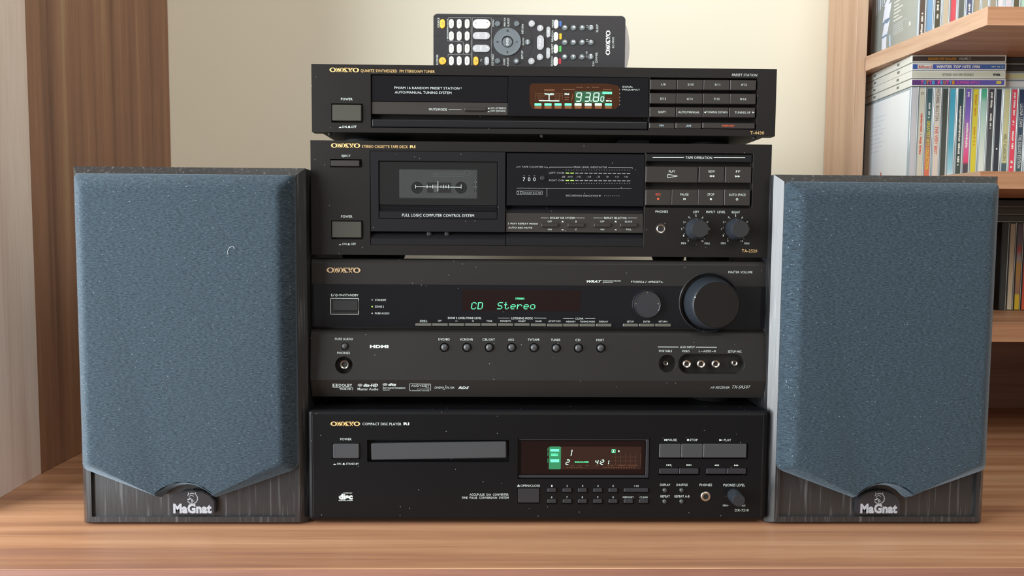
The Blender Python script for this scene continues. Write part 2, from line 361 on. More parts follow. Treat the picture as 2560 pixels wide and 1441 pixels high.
# ---------------------------------------------------------------- the setting
WOOD = [(146, 104, 82), (168, 122, 90), (186, 140, 106), (200, 160, 126)]
M_WALL = mat('cream_wall_paint', (.77, .73, .595), .85, bump=.15, bscale=300)
o = box_part('wall_back', -6000, 6000, 1225, 1325, -720, 1900, M_WALL); tag(o, kind='structure')
o = box_part('floor', -6000, 6000, -7000, 1225, -760, -720, wood('floor_laminate', [(120, 90, 70), (150, 115, 88)], 0)); tag(o, kind='structure')
M_DESK = wood('desk_laminate', WOOD, 0, rough=.4, streak=26)
M_EDGE = wood('desk_edge_band', [(120, 84, 70), (150, 106, 88)], 0, rough=.5)
dk = thing('desk', 'long walnut-look wooden desktop that the hi-fi stack and both speakers stand on', 'desk', (0, 900, 0))
yf = PZ(1280, 1424, 0)[1]
box_part('desktop', -760, 1000, yf+1, 1224, -38, 0, M_DESK, dk, bev=.6)
box_part('edge_band', -760, 1000, yf, yf+1, -38, -.3, M_EDGE, dk)
for sx in (-740, 930): box_part('leg_panel', sx, sx+22, yf+30, 1200, -719, -38, M_DESK, dk)
# left upright: a deep brown board against the wall, a paler board butted to its front
M_VW = wood('upright_brown_laminate', [(112, 76, 58), (142, 103, 80), (154, 112, 86), (172, 140, 106)], 2, rough=.5, streak=22)
M_VP = wood('upright_pale_laminate', [(222, 200, 188), (238, 222, 212), (242, 228, 220)], 2, rough=.45, streak=20, fine=.2)
b = box_part('side_panel', -541, -517.5, 859, 1224, .2, 900, M_VW, bev=.4)
tag(b, 'tall brown wooden side board against the wall behind the left speaker', 'board')
bm = bmesh.new(); pts = [(-517.5, 858.6), (-508, 725), (-531, 725), (-541, 858.6)]
a_ = [bm.verts.new((x, y, .2)) for x, y in pts]; b_ = [bm.verts.new((x, y, 900)) for x, y in pts]; bm.faces.new(a_); bm.faces.new(b_)
for i in range(4): bm.faces.new((a_[i], a_[(i+1) % 4], b_[(i+1) % 4], b_[i]))
tag(link_mesh('side_panel', bm, M_VP), 'pale pinkish wooden board at the far left edge of the picture', 'board')

# ---------------------------------------------------------------- hi-fi components
def jack(parent, ink_y, v, x, y, ro, ri, m=M_CHROME, n=28, deep=6, proud=.8):
    cx, cz = P(*zp(v, x, y), ink_y); k = ink_y/F/v[2]; ro *= k; ri *= k
    bm = bmesh.new(); add_lathe(bm, cx, cz, [(ro, ink_y+.3), (ro, ink_y-proud*.5), (ro*.93, ink_y-proud), ((ro+ri)/2, ink_y-proud*1.3), (ri, ink_y-proud), (ri*.98, ink_y+deep)], n)
    j = link_mesh('socket', bm, m, parent, smooth=True)
    bm = bmesh.new(); add_lathe(bm, cx, cz, [(ri*.99, ink_y+deep), (ri*.99, ink_y-proud*.3), (0, ink_y-proud*.3)], n)
    link_mesh('socket_hole', bm, M_DARK, j); return j
def key(parent, name, Y, r, out, m, bev=.4, back=3, rot=0):
    """push button over pixel rectangle r, standing out mm in front of the plane Y"""
    x0, z1 = P(r[0], (r[1]+r[3])/2, Y-out)[0], P((r[0]+r[2])/2, r[1], Y-out)[1]; x1, z0 = P(r[2], (r[1]+r[3])/2, Y-out)[0], P((r[0]+r[2])/2, r[3], Y-out)[1]
    return box_part(name, x0, x1, Y-out, Y+back, z0, z1, m, parent, bev=min(bev, (z1-z0)/3), rot=rot)
def cutbox(cut, Y, r, depth, m=0):
    x0, x1 = P(r[0]-m, (r[1]+r[3])/2, Y)[0], P(r[2]+m, (r[1]+r[3])/2, Y)[0]; z1, z0 = P((r[0]+r[2])/2, r[1]-m, Y)[1], P((r[0]+r[2])/2, r[3]+m, Y)[1]
    add_box(cut, x0, x1, Y-30, Y+depth, z0, z1); return x0, x1, z0, z1
def feet(parent, spots, z0, z1, r=21):
    for x, y in spots:
        bm = bmesh.new(); add_disc_z(bm, x, y, [(r*.86, z0), (r, z0+(z1-z0)*.5), (r, z1)]); link_mesh('foot', bm, M_RUB, parent)
def ZT(y, Y, x=1280): return P(x, y, Y)[1]

# ---- compact disc player (bottom)
Y = 703.8
cdp = thing('cd_player', 'wide black compact disc player at the bottom of the hi-fi stack, resting on the desk', 'disc player', (40, 860, 0))
X0, X1, Z0, Z1 = -177.2, 257.8, 3.6, 110.2
bm = bmesh.new(); add_box(bm, X0, X1, Y, Y+24, Z0, Z1, 4.2, 3); cut = bmesh.new()
tray_r = zr(CL, 690, 483, 2240, 725); disp_r = zr(CR, 92, 410, 1355, 795)
cutbox(cut, Y, tray_r, 6); cutbox(cut, Y, disp_r, 2.6)
pw = zr(CL, 306, 520, 610, 692); cutbox(cut, Y, pw, 5)
for r in ((1440, 455, 2290, 605), (1440, 688, 1830, 760), (1890, 690, 2285, 762)): cutbox(cut, Y, zr(CR, *r), 4)
cutbox(cut, Y, zr(CV, 100, 1006, 497, 1276), 3)
for x0 in (630, 903, 1175, 1448, 1720): cutbox(cut, Y, zr(CV, x0-4, 1005, x0+172, 1090), 2); cutbox(cut, Y, zr(CV, x0-4, 1202, x0+172, 1290), 2)
cutbox(cut, Y, zr(CV, 1989, 1005, 2436, 1090), 2); cutbox(cut, Y, zr(CV, 1985, 1202, 2166, 1288), 2); cutbox(cut, Y, zr(CV, 2257, 1202, 2436, 1288), 2)
carve('front_panel', bm, cut, M_CDP, cdp, .5)
for xs in (X0+5.4, X1-5.4): box_part('seam', xs-.25, xs+.25, Y-.04, Y+1, Z0+5, Z1-5, M_DARK, cdp)
box_part('casing', X0+1.5, X1-1.5, Y+24, Y+310, 5, 107.6, M_SEL, cdp, bev=1.5)
feet(cdp, ((-140, 760), (220, 760), (-140, 970), (220, 970)), .1, 5)
key(cdp, 'power_button', Y, zr(CL, 313, 528, 602, 687), 1.6, M_GREY, .8)
r = zr(CL, 733, 512, 2210, 693); t = key(cdp, 'disc_tray', Y+2.2, r, 1.5, M_GREY, .8, rot=math.radians(-1.0))
x0, x1, z0, z1 = cutbox(bmesh.new(), Y, disp_r, 1)
box_part('display_window', x0+3.4, x1-4.2, Y+1.0, Y+2.55, z0+3.6, z1-2.6, M_DISP, cdp, bev=.5)
for a, b_, c, d in ((x0+.3, x1-.3, z0+.3, z0+3.2), (x1-3.8, x1-.3, z0+3.2, z1-.3), (x0+.3, x1-3.8, z1-2.2, z1-.3)): box_part('display_bezel', a, b_, Y+1.2, Y+2.55, c, d, M_TINY, cdp, bev=.55)
key(cdp, 'open_close_button', Y, zr(CV, 110, 1015, 487, 1265), .9, M_TINY)
for x0 in (630, 903, 1175, 1448, 1720):
    for yy in (1012, 1207): key(cdp, 'number_button', Y, zr(CV, x0, yy, x0+160, yy+70), 1.8, M_TINY, .7)
key(cdp, 'number_button', Y, zr(CV, 1993, 1012, 2427, 1080), 1.8, M_TINY, .7)
key(cdp, 'memory_button', Y, zr(CV, 1990, 1207, 2155, 1278), 1.8, M_TINY, .7); key(cdp, 'clear_button', Y, zr(CV, 2262, 1207, 2425, 1278), 1.8, M_TINY, .7)
for n, a, b_ in (('pause_button', 1447, 1653), ('stop_button', 1657, 1862), ('play_button', 1867, 2280)): key(cdp, n, Y, zr(CR, a, 462, b_, 594), 1.2, M_GREY, .5)
for a, b_ in ((1447, 1630), (1635, 1822), (1897, 2085), (2090, 2277)): key(cdp, 'skip_button', Y, zr(CR, a, 697, b_, 750), 1.2, M_TINY, .5)
def dome(parent, name, Y, v, x, y, r, out, m, n=20, z0=1.5):
    cx, cz = P(*zp(v, x, y), Y-out*.7); r = r*Y/F/v[2]
    bm = bmesh.new(); add_lathe(bm, cx, cz, [(r, Y+z0), (r, Y-out*.45), (r*.82, Y-out*.8), (r*.45, Y-out), (0, Y-out*1.05)], n); return link_mesh(name, bm, m, parent, smooth=True)
for x, y in ((1500, 906), (1660, 906), (1498, 1013), (1660, 1013)): dome(cdp, 'mode_button', Y, CR, x, y, 22, 2.2, M_GREY)
jack(cdp, Y, CR, 1888, 962, 49, 27)
def knob(parent, Y, c0, r0, c1, r1, out, mside, mcap, v, ridge=0, name='knob', n=48, flare=0):
    """turning knob: base circle read at c0, cap circle read at c1, out mm proud"""
    bx, bz = P(*zp(v, *c0), Y); k = Y/F/v[2]; r0 = r0*k; r1 = r1*k*(1-out/Y)
    bm = bmesh.new(); add_lathe(bm, bx, bz, [(r0, Y+.4), (r0, Y-out*.15), (r1*1.02+flare, Y-out*.86), (r1, Y-out*.97), (r1*.97, Y-out)], n, ridge)
    kb = link_mesh(name, bm, mside, parent, smooth=not ridge)
    bm = bmesh.new(); add_lathe(bm, bx, bz, [(r1*.98, Y-out*.98), (r1*.95, Y-out-.15), (0, Y-out-.15)], n); link_mesh('knob_cap', bm, mcap, kb, smooth=False); return kb
knob(cdp, Y, (2158, 950), 66, (2195, 992), 62, 15, M_KSIDE, M_TINY, CR, .12, 'headphone_level_knob', 56)
I = Ink('lettering', cdp, Y); T = I.text
I.logo(CL, 290, 283, 613, 330, M_GOLD); T(CL, 'COMPACT DISC PLAYER', 640, 294, 1062, 323, M_WHITE); T(CL, 'RI', 1087, 291, 1148, 322, M_WHITE, bold=.03)
T(CL, 'POWER', 397, 463, 519, 487, M_WHITE); I.icon(CL, 318, 740, 352, 755, False, M_WHITE); T(CL, 'ON', 360, 733, 405, 754, M_WHITE)
I.icon(CL, 418, 735, 450, 755, True, M_WHITE); T(CL, 'STAND-BY', 460, 733, 598, 754, M_WHITE)
T(CL, 'COMPACT', 430, 1057, 528, 1068, M_WHITE, bold=.03); T(CL, 'disc', 380, 1070, 532, 1133, M_WHITE, bold=.06); T(CL, 'DIGITAL AUDIO', 380, 1137, 532, 1149, M_WHITE, bold=.03)
I.rect(CL, 378, 1102, 400, 1106, M_WHITE)
T(CL, 'ACCUPULSE  D/A  CONVERTER', 1807, 1068, 2233, 1091, M_WHITE); T(CL, 'FINE  PULSE  CONVERSION  SYSTEM', 1727, 1102, 2233, 1126, M_WHITE)
I.tri(CV, 95, 935, 138, 960, 'u', M_WHITE); I.rect(CV, 95, 965, 138, 977, M_WHITE); T(CV, 'OPEN/CLOSE', 152, 940, 495, 979, M_WHITE)
for s, x in zip('12345', (708, 980, 1255, 1527, 1798)): T(CV, s, x-12, 948, x+12, 980, M_WHITE)
for s, x in zip('67890', (706, 978, 1251, 1523, 1797)): T(CV, s, x-12, 1149, x+12, 1181, M_WHITE)
T(CV, '+10', 2168, 950, 2250, 982, M_WHITE); T(CV, 'MEMORY', 1970, 1150, 2165, 1182, M_WHITE); T(CV, 'CLEAR', 2268, 1150, 2415, 1182, M_WHITE)
I.rect(CR, 1493, 414, 1502, 431, M_WHITE); I.rect(CR, 1507, 414, 1516, 431, M_WHITE); T(CR, 'PAUSE', 1523, 412, 1612, 433, M_WHITE)
I.rect(CR, 1710, 414, 1728, 431, M_WHITE); T(CR, 'STOP', 1735, 412, 1812, 433, M_WHITE); I.tri(CR, 2018, 414, 2055, 433, 'r', M_WHITE); T(CR, 'PLAY', 2063, 413, 2130, 434, M_WHITE)
def pair(I, v, x0, y0, x1, y1, d, m, bar=0):
    w = (x1-x0)/2; I.tri(v, x0, y0, x0+w, y1, d, m); I.tri(v, x0+w, y0, x1, y1, d, m)
    if bar == -1: I.rect(v, x0-5, y0, x0-1, y1, m)
    if bar == 1: I.rect(v, x1+1, y0, x1+5, y1, m)
pair(I, CR, 1518, 654, 1558, 670, 'l', M_WHITE, -1); pair(I, CR, 1705, 654, 1745, 670, 'r', M_WHITE, 1); pair(I, CR, 1970, 656, 2013, 672, 'l', M_WHITE); pair(I, CR, 2160, 657, 2203, 673, 'r', M_WHITE)
for s, a, b_, c in (('DISPLAY', 1452, 1550, 841), ('SHUFFLE', 1608, 1716, 841), ('REPEAT', 1457, 1545, 951), ('REPEAT A-B', 1590, 1733, 951)): T(CR, s, a, c, b_, c+21, M_WHITE)
T(CR, 'PHONES', 1830, 841, 1948, 864, M_WHITE); T(CR, 'PHONES LEVEL', 2057, 842, 2263, 866, M_WHITE); T(CR, 'MIN', 2052, 1040, 2098, 1058, M_WHITE); I.dot(CR, 2109, 1048, 3, M_WHITE)
T(CR, 'MAX', 2222, 1040, 2268, 1058, M_WHITE); T(CR, 'DX-7210', 2167, 1081, 2298, 1106, M_WHITE)
D = Ink('display_readout', cdp, Y+1.0, .1)
D.rect(CV, 640, 265, 2300, 668, M_DISPC); D.lift = .16
D.rect(CV, 660, 268, 868, 664, M_GLOW); D.lift = .22
D.rect(CV, 682, 307, 837, 352, M_GREEN); D.rect(CV, 682, 492, 837, 540, M_GREEN); D.frame(CV, 695, 390, 815, 430, 9, M_GREEN)
T2 = D.text; T2(CV, 'DISC', 715, 400, 795, 420, M_GREEN)
for a in ((632, 285, 644, 345), (632, 365, 644, 430), (632, 475, 644, 550), (680, 262, 850, 268), (680, 658, 850, 666)): D.rect(CV, *a, M_GLOW)
seven(D, CV, '1', 990, 318, 1070, 432, 13, M_PALEG, .2); seven(D, CV, '2', 955, 500, 1022, 583, 11, M_PALEG, .2); T2(CV, 'SINGLE ELAPSED', 1117, 528, 1363, 551, M_GREEN, bold=.02)
seven(D, CV, '4', 1478, 502, 1535, 580, 11, M_PALEG, .2); seven(D, CV, '2', 1575, 502, 1635, 582, 11, M_PALEG, .2); seven(D, CV, '1', 1672, 505, 1726, 580, 11, M_PALEG, .2)
D.dot(CV, 1573, 528, 6, M_PALEG); D.dot(CV, 1566, 560, 6, M_PALEG)
D.frame(CV, 1772, 313, 1837, 373, 9, M_GREEN); T2(CV, '1', 1797, 328, 1810, 360, M_PALEG); T2(CV, '2', 1885, 331, 1912, 361, M_PALEG, bold=.03)
for i in range(7): D.rect(CV, 970+i*42, 629, 990+i*42, 639, M_AMBD)
for i in range(13): D.rect(CV, 1620+i*45, 629, 1642+i*45, 640, M_AMBD)
for a in ((1040, 600, 1105, 606), (1180, 598, 1230, 604), (1310, 598, 1360, 604), (1480, 598, 1530, 604), (1690, 600, 1800, 606), (1880, 598, 2010, 604), (2060, 600, 2230, 606)): D.rect(CV, *a, M_AMBD)
for i in range(6): D.rect(CV, 1840+i*88, 390, 1843+i*88, 590, M_AMBD)
for yy in (450, 520, 590): D.rect(CV, 1760, yy, 2230, yy+3, M_AMBD)

# ---- AV receiver
YU, YL = 724.8, 715.6
rcv = thing('av_receiver', 'charcoal AV receiver with the big round volume knob, third unit down in the stack', 'receiver', (40, 880, 114))
X0, X1 = -176.5, 258.5
zt, zfr, zs, zub = ZT(649, YU), ZT(661, YU), ZT(713.5, YU), ZT(820, YU)
zl0, zl1, zl2, zl3 = ZT(827, 724), ZT(838, 719), ZT(951.5, YL), ZT(993, 722)
prof = [(YU+8, zt-1), (YU+5, zt), (YU+2.2, zt-1.2), (YU+.6, zfr+1), (YU, zfr), (YU, zub), (YU+4, zub-.4), (YU+4, zl0+.6), (724, zl0), (721.2, zl0-1.4), (719.4, zl1), (YL, zl2), (721.6, zl3), (YU+14, zl3), (YU+14, zt-1)]
def YofR(z):
    pts = [(YU, 999), (YU, zub), (719.4, zl1), (YL, zl2), (721.6, zl3), (721.6, -99)]
    for (ya, za), (yb, zb) in zip(pts, pts[1:]):
        if za >= z >= zb: return ya+(yb-ya)*(za-z)/max(za-zb, 1e-6)
    return YU
bm = bmesh.new(); a_ = [bm.verts.new((X0, y, z)) for y, z in prof]; b_ = [bm.verts.new((X1, y, z)) for y, z in prof]; n = len(prof)
bm.faces.new(a_); bm.faces.new(b_[::-1])
for i in range(n): bm.faces.new((a_[i], b_[i], b_[(i+1) % n], a_[(i+1) % n]))
cut = bmesh.new()
def cutcyl(cut, v, x, y, r, depth, Y, n=40):
    cx, cz = P(*zp(v, x, y), Y); r = r*Y/F/v[2]; add_lathe(cut, cx, cz, [(0, Y-30), (r, Y-30), (r, Y+depth), (0, Y+depth)], n); return cx, cz, r
YM = 717.5
sel = [(BL, 1480, 215), (BL, 1724, 215), (BL, 1967, 216), (BL, 2210, 216), (BL, 2453, 218), (BR, 220, 222), (BR, 462, 222), (BR, 705, 222)]
for v, x, y in sel: cutcyl(cut, v, x, y, 51, 4, YM, 28)
cutcyl(cut, BL, 396, 203, 40, 4, YM, 28); cutcyl(cut, BL, 390, 404, 94, 7, YM); cutcyl(cut, BR, 1425, 388, 97, 7, YM)
q = zr(BR, 1545, 283, 2258, 498); a = P(q[0], q[1], YM); b_ = P(q[2], q[3], YM); add_prism(cut, stadium(a[0], a[1], b_[0], b_[1], 10), YM-30, YM+7)
cutcyl(cut, AR, 1870, 500, 322, 6, YU, 64)
carve('front_panel', bm, cut, M_REC, rcv, .35)
# gloss strip, pierced for the volume knob
z0g = zub+.5
bm = bmesh.new(); add_box(bm, X0+.6, X1-.6, YU-.7, YU+.2, z0g, zs); cut = bmesh.new(); cutcyl(cut, AR, 1870, 500, 322, 6, YU, 64)
for r in ([(1160, 728, 1344, 768)] + []): pass
cutbox(cut, YU-.7, zr(AL, 248, 462, 548, 632), 6)
carve('gloss_strip', bm, cut, M_GLOSS, rcv, .2)
box_part('casing', X0+5, X1-5, YU+14.2, YU+300, zl3+2, zt-9, M_SEL, rcv, bev=1.5)
feet(rcv, ((-140, 775), (222, 775), (-140, 985), (222, 985)), 107.8, zl3+2, 24)
YG = YU-.7
key(rcv, 'standby_button', YG, zr(AL, 262, 480, 545, 600), 1.6, M_KNOB, .9, back=.6)
r = zr(AL, 1675, 370, 1675, 600); r2 = zr(AR, 0, 370, 485, 600)
xx0, xx1 = P(r[0], 750, YG)[0], P(r2[2], 750, YG)[0]; box_part('display_window', xx0, xx1, YG-.06, YG+.1, P(1300, r[3], YG)[1], P(1300, r[1], YG)[1], M_DISP, rcv)
xs = [(AL, 1165, 1340), (AL, 1348, 1518), (AL, 1528, 1697), (AL, 1705, 1873), (AL, 1883, 2050), (AL, 2063, 2228), (AL, 2240, 2405)]
for v, a, b_ in xs: key(rcv, 'strip_button', YG, zr(v, a, 732, b_, 763), 1.5, M_LITE, .4, back=.5)
key(rcv, 'strip_button', YG, (zp(AL, 2418, 0)[0], zp(AL, 0, 735)[1], zp(AR, 110, 0)[0], zp(AL, 0, 766)[1]), 1.5, M_LITE, .4, back=.5)
for a, b_ in ((122, 290), (298, 465), (475, 642), (652, 820), (945, 1110), (1120, 1287), (1297, 1465)): key(rcv, 'strip_button', YG, zr(AR, a, 738, b_, 769), 1.5, M_LITE, .4, back=.5)
bx, bz = P(*zp(AR, 1200, 525), YG); k = YG/F/AR[2]
bm = bmesh.new(); add_lathe(bm, bx, bz, [(160*k, YG+.1), (157*k, YG-.5), (150*k, YG-.1)], 56); link_mesh('tuning_ring', bm, M_KNOB, rcv, smooth=True)
bm = bmesh.new(); add_lathe(bm, bx, bz, [(146*k, YG+.1), (146*k, YG-4), (142*k, YG-5), (137*k, YG-5), (134*k, YG-4.6), (0, YG-4.6)], 64); kn = link_mesh('tuning_dial', bm, mat('gloss_dial', (.02, .02, .024), .12, coat=.5), rcv, smooth=True)
for dx, dy in ((5, -125), (-120, 0), (125, 0)):
    p = P(*zp(AR, 1204+dx, 522+dy), YG-4.7); bm = bmesh.new(); add_lathe(bm, p[0], p[1], [(.8, YG-4.5), (.6, YG-4.9), (0, YG-5)], 10); link_mesh('dial_dimple', bm, M_CHROME, kn)
bx, bz = P(*zp(AR, 1872, 505), YU); k = YU/F/AR[2]
bm = bmesh.new(); add_lathe(bm, bx, bz, [(330*k, YU-.6), (322*k, YU-1.6), (313*k, YU-.4), (311*k, YU+5.9)], 64); link_mesh('knob_surround', bm, M_KNOB, rcv, smooth=True)
knob(rcv, YU+5, (1878, 508), 291, (1945, 507), 262, 25, M_KSIDE, M_FAS, AR, 0, 'volume_knob', 72)
p = P(*zp(AR, 1727, 450), YU-20.2); bm = bmesh.new(); add_lathe(bm, p[0], p[1], [(.7, YU-20), (.6, YU-20.4), (0, YU-20.4)], 10); link_mesh('pointer_dot', bm, M_WHITE, rcv)
for v, x, y in sel: dome(rcv, 'input_button', YM+.8, v, x, y, 38, 2.4, M_GREY, 24)
dome(rcv, 'pure_audio_button', YM+.8, BL, 395, 202, 33, 2.4, M_GREY, 24)
jack(rcv, YM+2.2, BL, 400, 396, 53, 33, deep=4, proud=2); jack(rcv, YM+3.6, BR, 1402, 380, 30, 16, deep=3, proud=2)
for x in (1632, 1787, 1945): jack(rcv, YM+1.6, BR, x, 390, 48, 24, deep=4, proud=2)
jack(rcv, YM+3.6, BR, 2147, 380, 36, 18, deep=3, proud=2)
I = Ink('lettering', rcv, lambda z: YG if zs > z > z0g else YofR(z)); T = I.text
I2 = Ink('badge', rcv, YU); 
for k in range(5): I2.logo(AL, 204, 128, 571, 183, mat('brass_badge', (.66, .47, .28), .35, metal=.5), lift=k*.16)
T(AL, 'I', 252, 413, 262, 440, M_WHITE); T(AL, '/', 268, 413, 290, 440, M_WHITE); I.ring(AL, 309, 428, 11, .45, M_WHITE, a0=130, a1=410); I.rect(AL, 307, 412, 311, 428, M_WHITE)
T(AL, 'ON/STANDBY', 333, 415, 547, 440, M_WHITE); I.frame(AL, 244, 459, 552, 636, 5, M_WHITE)
for y, m in ((478, M_WHITE), (551, M_LED), (624, M_WHITE)): I.dot(AL, 696, y, 6 if m != M_LED else 8, m)
for s, x1, y in (('STANDBY', 850, 469), ('ZONE 2', 824, 541), ('PURE AUDIO', 883, 614)): T(AL, s, 727, y, x1, y+21, M_WHITE)
T(AL, 'ZONE 2 LEVEL/TONE LEVEL', 1515, 664, 1882, 686, M_WHITE); T(AL, 'ZONE 2', 1212, 697, 1292, 713, M_WHITE); I.rect(AL, 1212, 718, 1298, 720, M_WHITE); T(AL, 'OFF', 1410, 697, 1448, 713, M_WHITE)
I.rect(AL, 1598, 706, 1622, 709, M_WHITE); I.rect(AL, 1778, 706, 1800, 709, M_WHITE); I.rect(AL, 1787, 698, 1791, 717, M_WHITE)
T(AL, 'TONE', 1937, 700, 1997, 717, M_WHITE); T(AL, 'LISTENING MODE', 2207, 666, 2437, 689, M_WHITE); I.rect(AL, 2060, 674, 2190, 677, M_WHITE); I.line(AL, [(2452, 675), (2584, 677)], .4, M_WHITE)
T(AL, 'MOVIE/TV', 2087, 700, 2202, 718, M_WHITE); T(AL, 'MUSIC', 2283, 701, 2360, 719, M_WHITE); T(AL, 'GAME', 2465, 702, 2533, 719, M_WHITE)
T(AR, 'RT/PTY/TP', 138, 703, 267, 720, M_WHITE); T(AR, 'CLEAR', 425, 671, 515, 690, M_WHITE); I.rect(AR, 295, 679, 408, 682, M_WHITE); I.rect(AR, 530, 679, 642, 682, M_WHITE)
for s, a, b_ in (('MEMORY', 328, 430), ('TUNING MODE', 477, 637), ('DISPLAY', 685, 782), ('SETUP', 987, 1060), ('ENTER', 1165, 1237), ('RETURN', 1332, 1423)): T(AR, s, a, 705, b_, 723, M_WHITE)
T(AR, 'WRAT', 550, 265, 712, 292, M_WHITE, shear=.35, bold=.04); T(AR, 'WIDE RANGE AMPLIFIER', 722, 266, 920, 278, M_WHITE, bold=.01); T(AR, 'TECHNOLOGY', 722, 282, 833, 294, M_WHITE, bold=.01)
I.tri(AR, 1031, 273, 1044, 292, 'd', M_WHITE); T(AR, 'TUNING', 1050, 272, 1155, 293, M_WHITE); I.tri(AR, 1161, 273, 1174, 292, 'u', M_WHITE); T(AR, '/', 1186, 270, 1198, 295, M_WHITE)
I.tri(AR, 1208, 277, 1235, 290, 'l', M_WHITE); T(AR, 'PRESET', 1242, 273, 1350, 294, M_WHITE); I.tri(AR, 1355, 279, 1382, 291, 'r', M_WHITE)
T(AR, 'MASTER VOLUME', 2087, 166, 2347, 190, M_WHITE)
T(BL, 'PURE AUDIO', 293, 109, 487, 133, M_WHITE); T(BL, 'PHONES', 318, 261, 455, 286, M_WHITE); T(BL, 'HDMI', 672, 187, 873, 220, M_WHITE, bold=.05)
for v, s, a, b_, y in ((BL, 'DVD/BD', 1415, 1537, 113), (BL, 'VCR/DVR', 1648, 1790, 115), (BL, 'CBL/SAT', 1893, 2027, 115), (BL, 'AUX', 2170, 2235, 117), (BL, 'TV/TAPE', 2383, 2510, 117), (BR, 'TUNER', 162, 264, 120), (BR, 'CD', 428, 482, 121), (BR, 'PORT', 655, 737, 122)): T(v, s, a, y, b_, y+24, M_WHITE)
T(BR, 'AUX INPUT', 1563, 198, 1722, 221, M_WHITE); I.line(BR, [(1322, 208), (1545, 209)], .45, M_WHITE); I.line(BR, [(1733, 210), (1960, 211)], .45, M_WHITE)
T(BR, 'PORTABLE', 1335, 241, 1475, 264, M_WHITE); T(BR, 'VIDEO', 1582, 243, 1665, 265, M_WHITE); T(BR, 'L', 1766, 244, 1778, 265, M_WHITE); I.rect(BR, 1786, 253, 1808, 256, M_WHITE)
T(BR, 'AUDIO', 1815, 243, 1898, 266, M_WHITE); I.rect(BR, 1905, 253, 1927, 256, M_WHITE); T(BR, 'R', 1934, 244, 1952, 265, M_WHITE); T(BR, 'SETUP MIC', 2082, 247, 2228, 270, M_WHITE)
I.frame(BL, 265, 608, 322, 641, 3, M_WHITE)
for sgn, cx in ((1, 272), (-1, 315)): I.ppoly([zp(BL, cx+sgn*16*math.cos(math.radians(a)), 624-13*math.sin(math.radians(a))) for a in range(-90, 91, 15)], M_WHITE)
T(BL, 'DOLBY', 333, 609, 480, 640, M_WHITE, bold=.02); I.line(BL, [(268, 649), (485, 651), (485, 678)], .4, M_WHITE); T(BL, 'TRUE HD', 342, 656, 470, 675, M_WHITE, bold=.03)
for ox, oy in ((565, 623), (836, 616)): I.ppoly([zp(BL, ox+27*math.cos(a*.3927), oy+16*math.sin(a*.3927)) for a in range(16)], M_DIM)
T(BL, 'dts-HD', 600, 607, 760, 640, M_WHITE, shear=.2, bold=.05); T(BL, 'Master Audio', 538, 651, 762, 679, M_WHITE, bold=.01)
T(BL, 'dts', 870, 600, 957, 632, M_WHITE, shear=.2, bold=.05); T(BL, 'Surround Sensation', 812, 639, 1055, 661, M_WHITE, bold=.01); T(BL, 'Speaker', 812, 667, 890, 684, M_WHITE)
I.line(BL, [(1120, 681), (1103, 680), (1103, 608), (1330, 611), (1330, 681)], .35, M_WHITE); T(BL, 'AUDYSSEY', 1120, 617, 1316, 640, M_WHITE); T(BL, '2EQ', 1275, 646, 1315, 656, M_WHITE); T(BL, 'DYNAMIC EQ', 1185, 661, 1315, 671, M_WHITE); T(BL, 'DYNAMIC VOLUME', 1130, 677, 1315, 688, M_WHITE)
T(BL, 'CINEMA', 1372, 638, 1472, 660, M_WHITE, shear=.35); I.line(BL, [(1462, 668), (1478, 672), (1500, 630), (1488, 628)], .35, M_WHITE); T(BL, 'FILTER', 1500, 640, 1587, 660, M_WHITE, shear=.35); T(BL, 'RDS', 1630, 637, 1748, 664, M_WHITE, shear=.35, bold=.04)
T(BR, 'AV RECEIVER', 1890, 637, 2098, 660, M_WHITE, shear=.35); T(BR, 'TX-SR507', 2127, 627, 2325, 659, M_WHITE, shear=.3)
D = Ink('display_readout', rcv, YG, .22)
DOT = {'C': ('01110', '10001', '10000', '10000', '10000', '10001', '01110'), 'D': ('11110', '10001', '10001', '10001', '10001', '10001', '11110'), 'S': ('01111', '10000', '10000', '01110', '00001', '00001', '11110'),
       't': ('01000', '01000', '11100', '01000', '01000', '01001', '00110'), 'e': ('00000', '00000', '01110', '10001', '11111', '10000', '01110'), 'r': ('00000', '00000', '10110', '11001', '10000', '10000', '10000'), 'o': ('00000', '00000', '01110', '10001', '10001', '10001', '01110')}
for ch, x in (('C', 1768), ('D', 1838), ('S', 2052), ('t', 2123), ('e', 2195), ('r', 2265), ('e', 2337), ('o', 2408)):
    for j, row in enumerate(DOT[ch]):
        for i, c in enumerate(row):
            if c == '1':
                x_, y_ = x+i*11.2+(6-j)*1.6, 508+j*11.2; D.rect(AL, x_-1.0, y_-4.2, x_+8.2, y_+4.8, M_GREEN)
D.text(AL, 'STEREO', 2250, 455, 2348, 474, M_GREEN, bold=.02)

# ---- cassette deck
Y = 722.0
tape = thing('cassette_deck', 'black cassette tape deck with tape window and level display, second unit down in the stack', 'cassette deck', (40, 870, 243))
X0, X1, Z0, Z1 = -175.6, 259.4, DESK-17.4, DESK+89.6
bm = bmesh.new(); add_box(bm, X0, X1, Y, Y+8, Z0, Z1); cut = bmesh.new()
main = (zp(DL, 722, 0)[0], zp(DL, 0, 174)[1], zp(DR, 1357, 0)[0], zp(DL, 0, 1264)[1]+3)
x0, x1 = P(main[0], 490, Y)[0], P(main[2], 490, Y)[0]; z1, z0 = P(1260, main[1]+2, Y)[1], P(1260, main[3], Y)[1]
add_box(cut, x0, x1, Y-30, Y+30, z0, z1)
kx0, kx1, kz0, kz1 = (lambda r: (P(r[0]+.5, 450, Y)[0], P(r[2], 450, Y)[0], P(1750, r[3], Y)[1], P(1750, r[1], Y)[1]))(zr(DR, 1366, 158, 2345, 660)); kx0 = x1+1.2
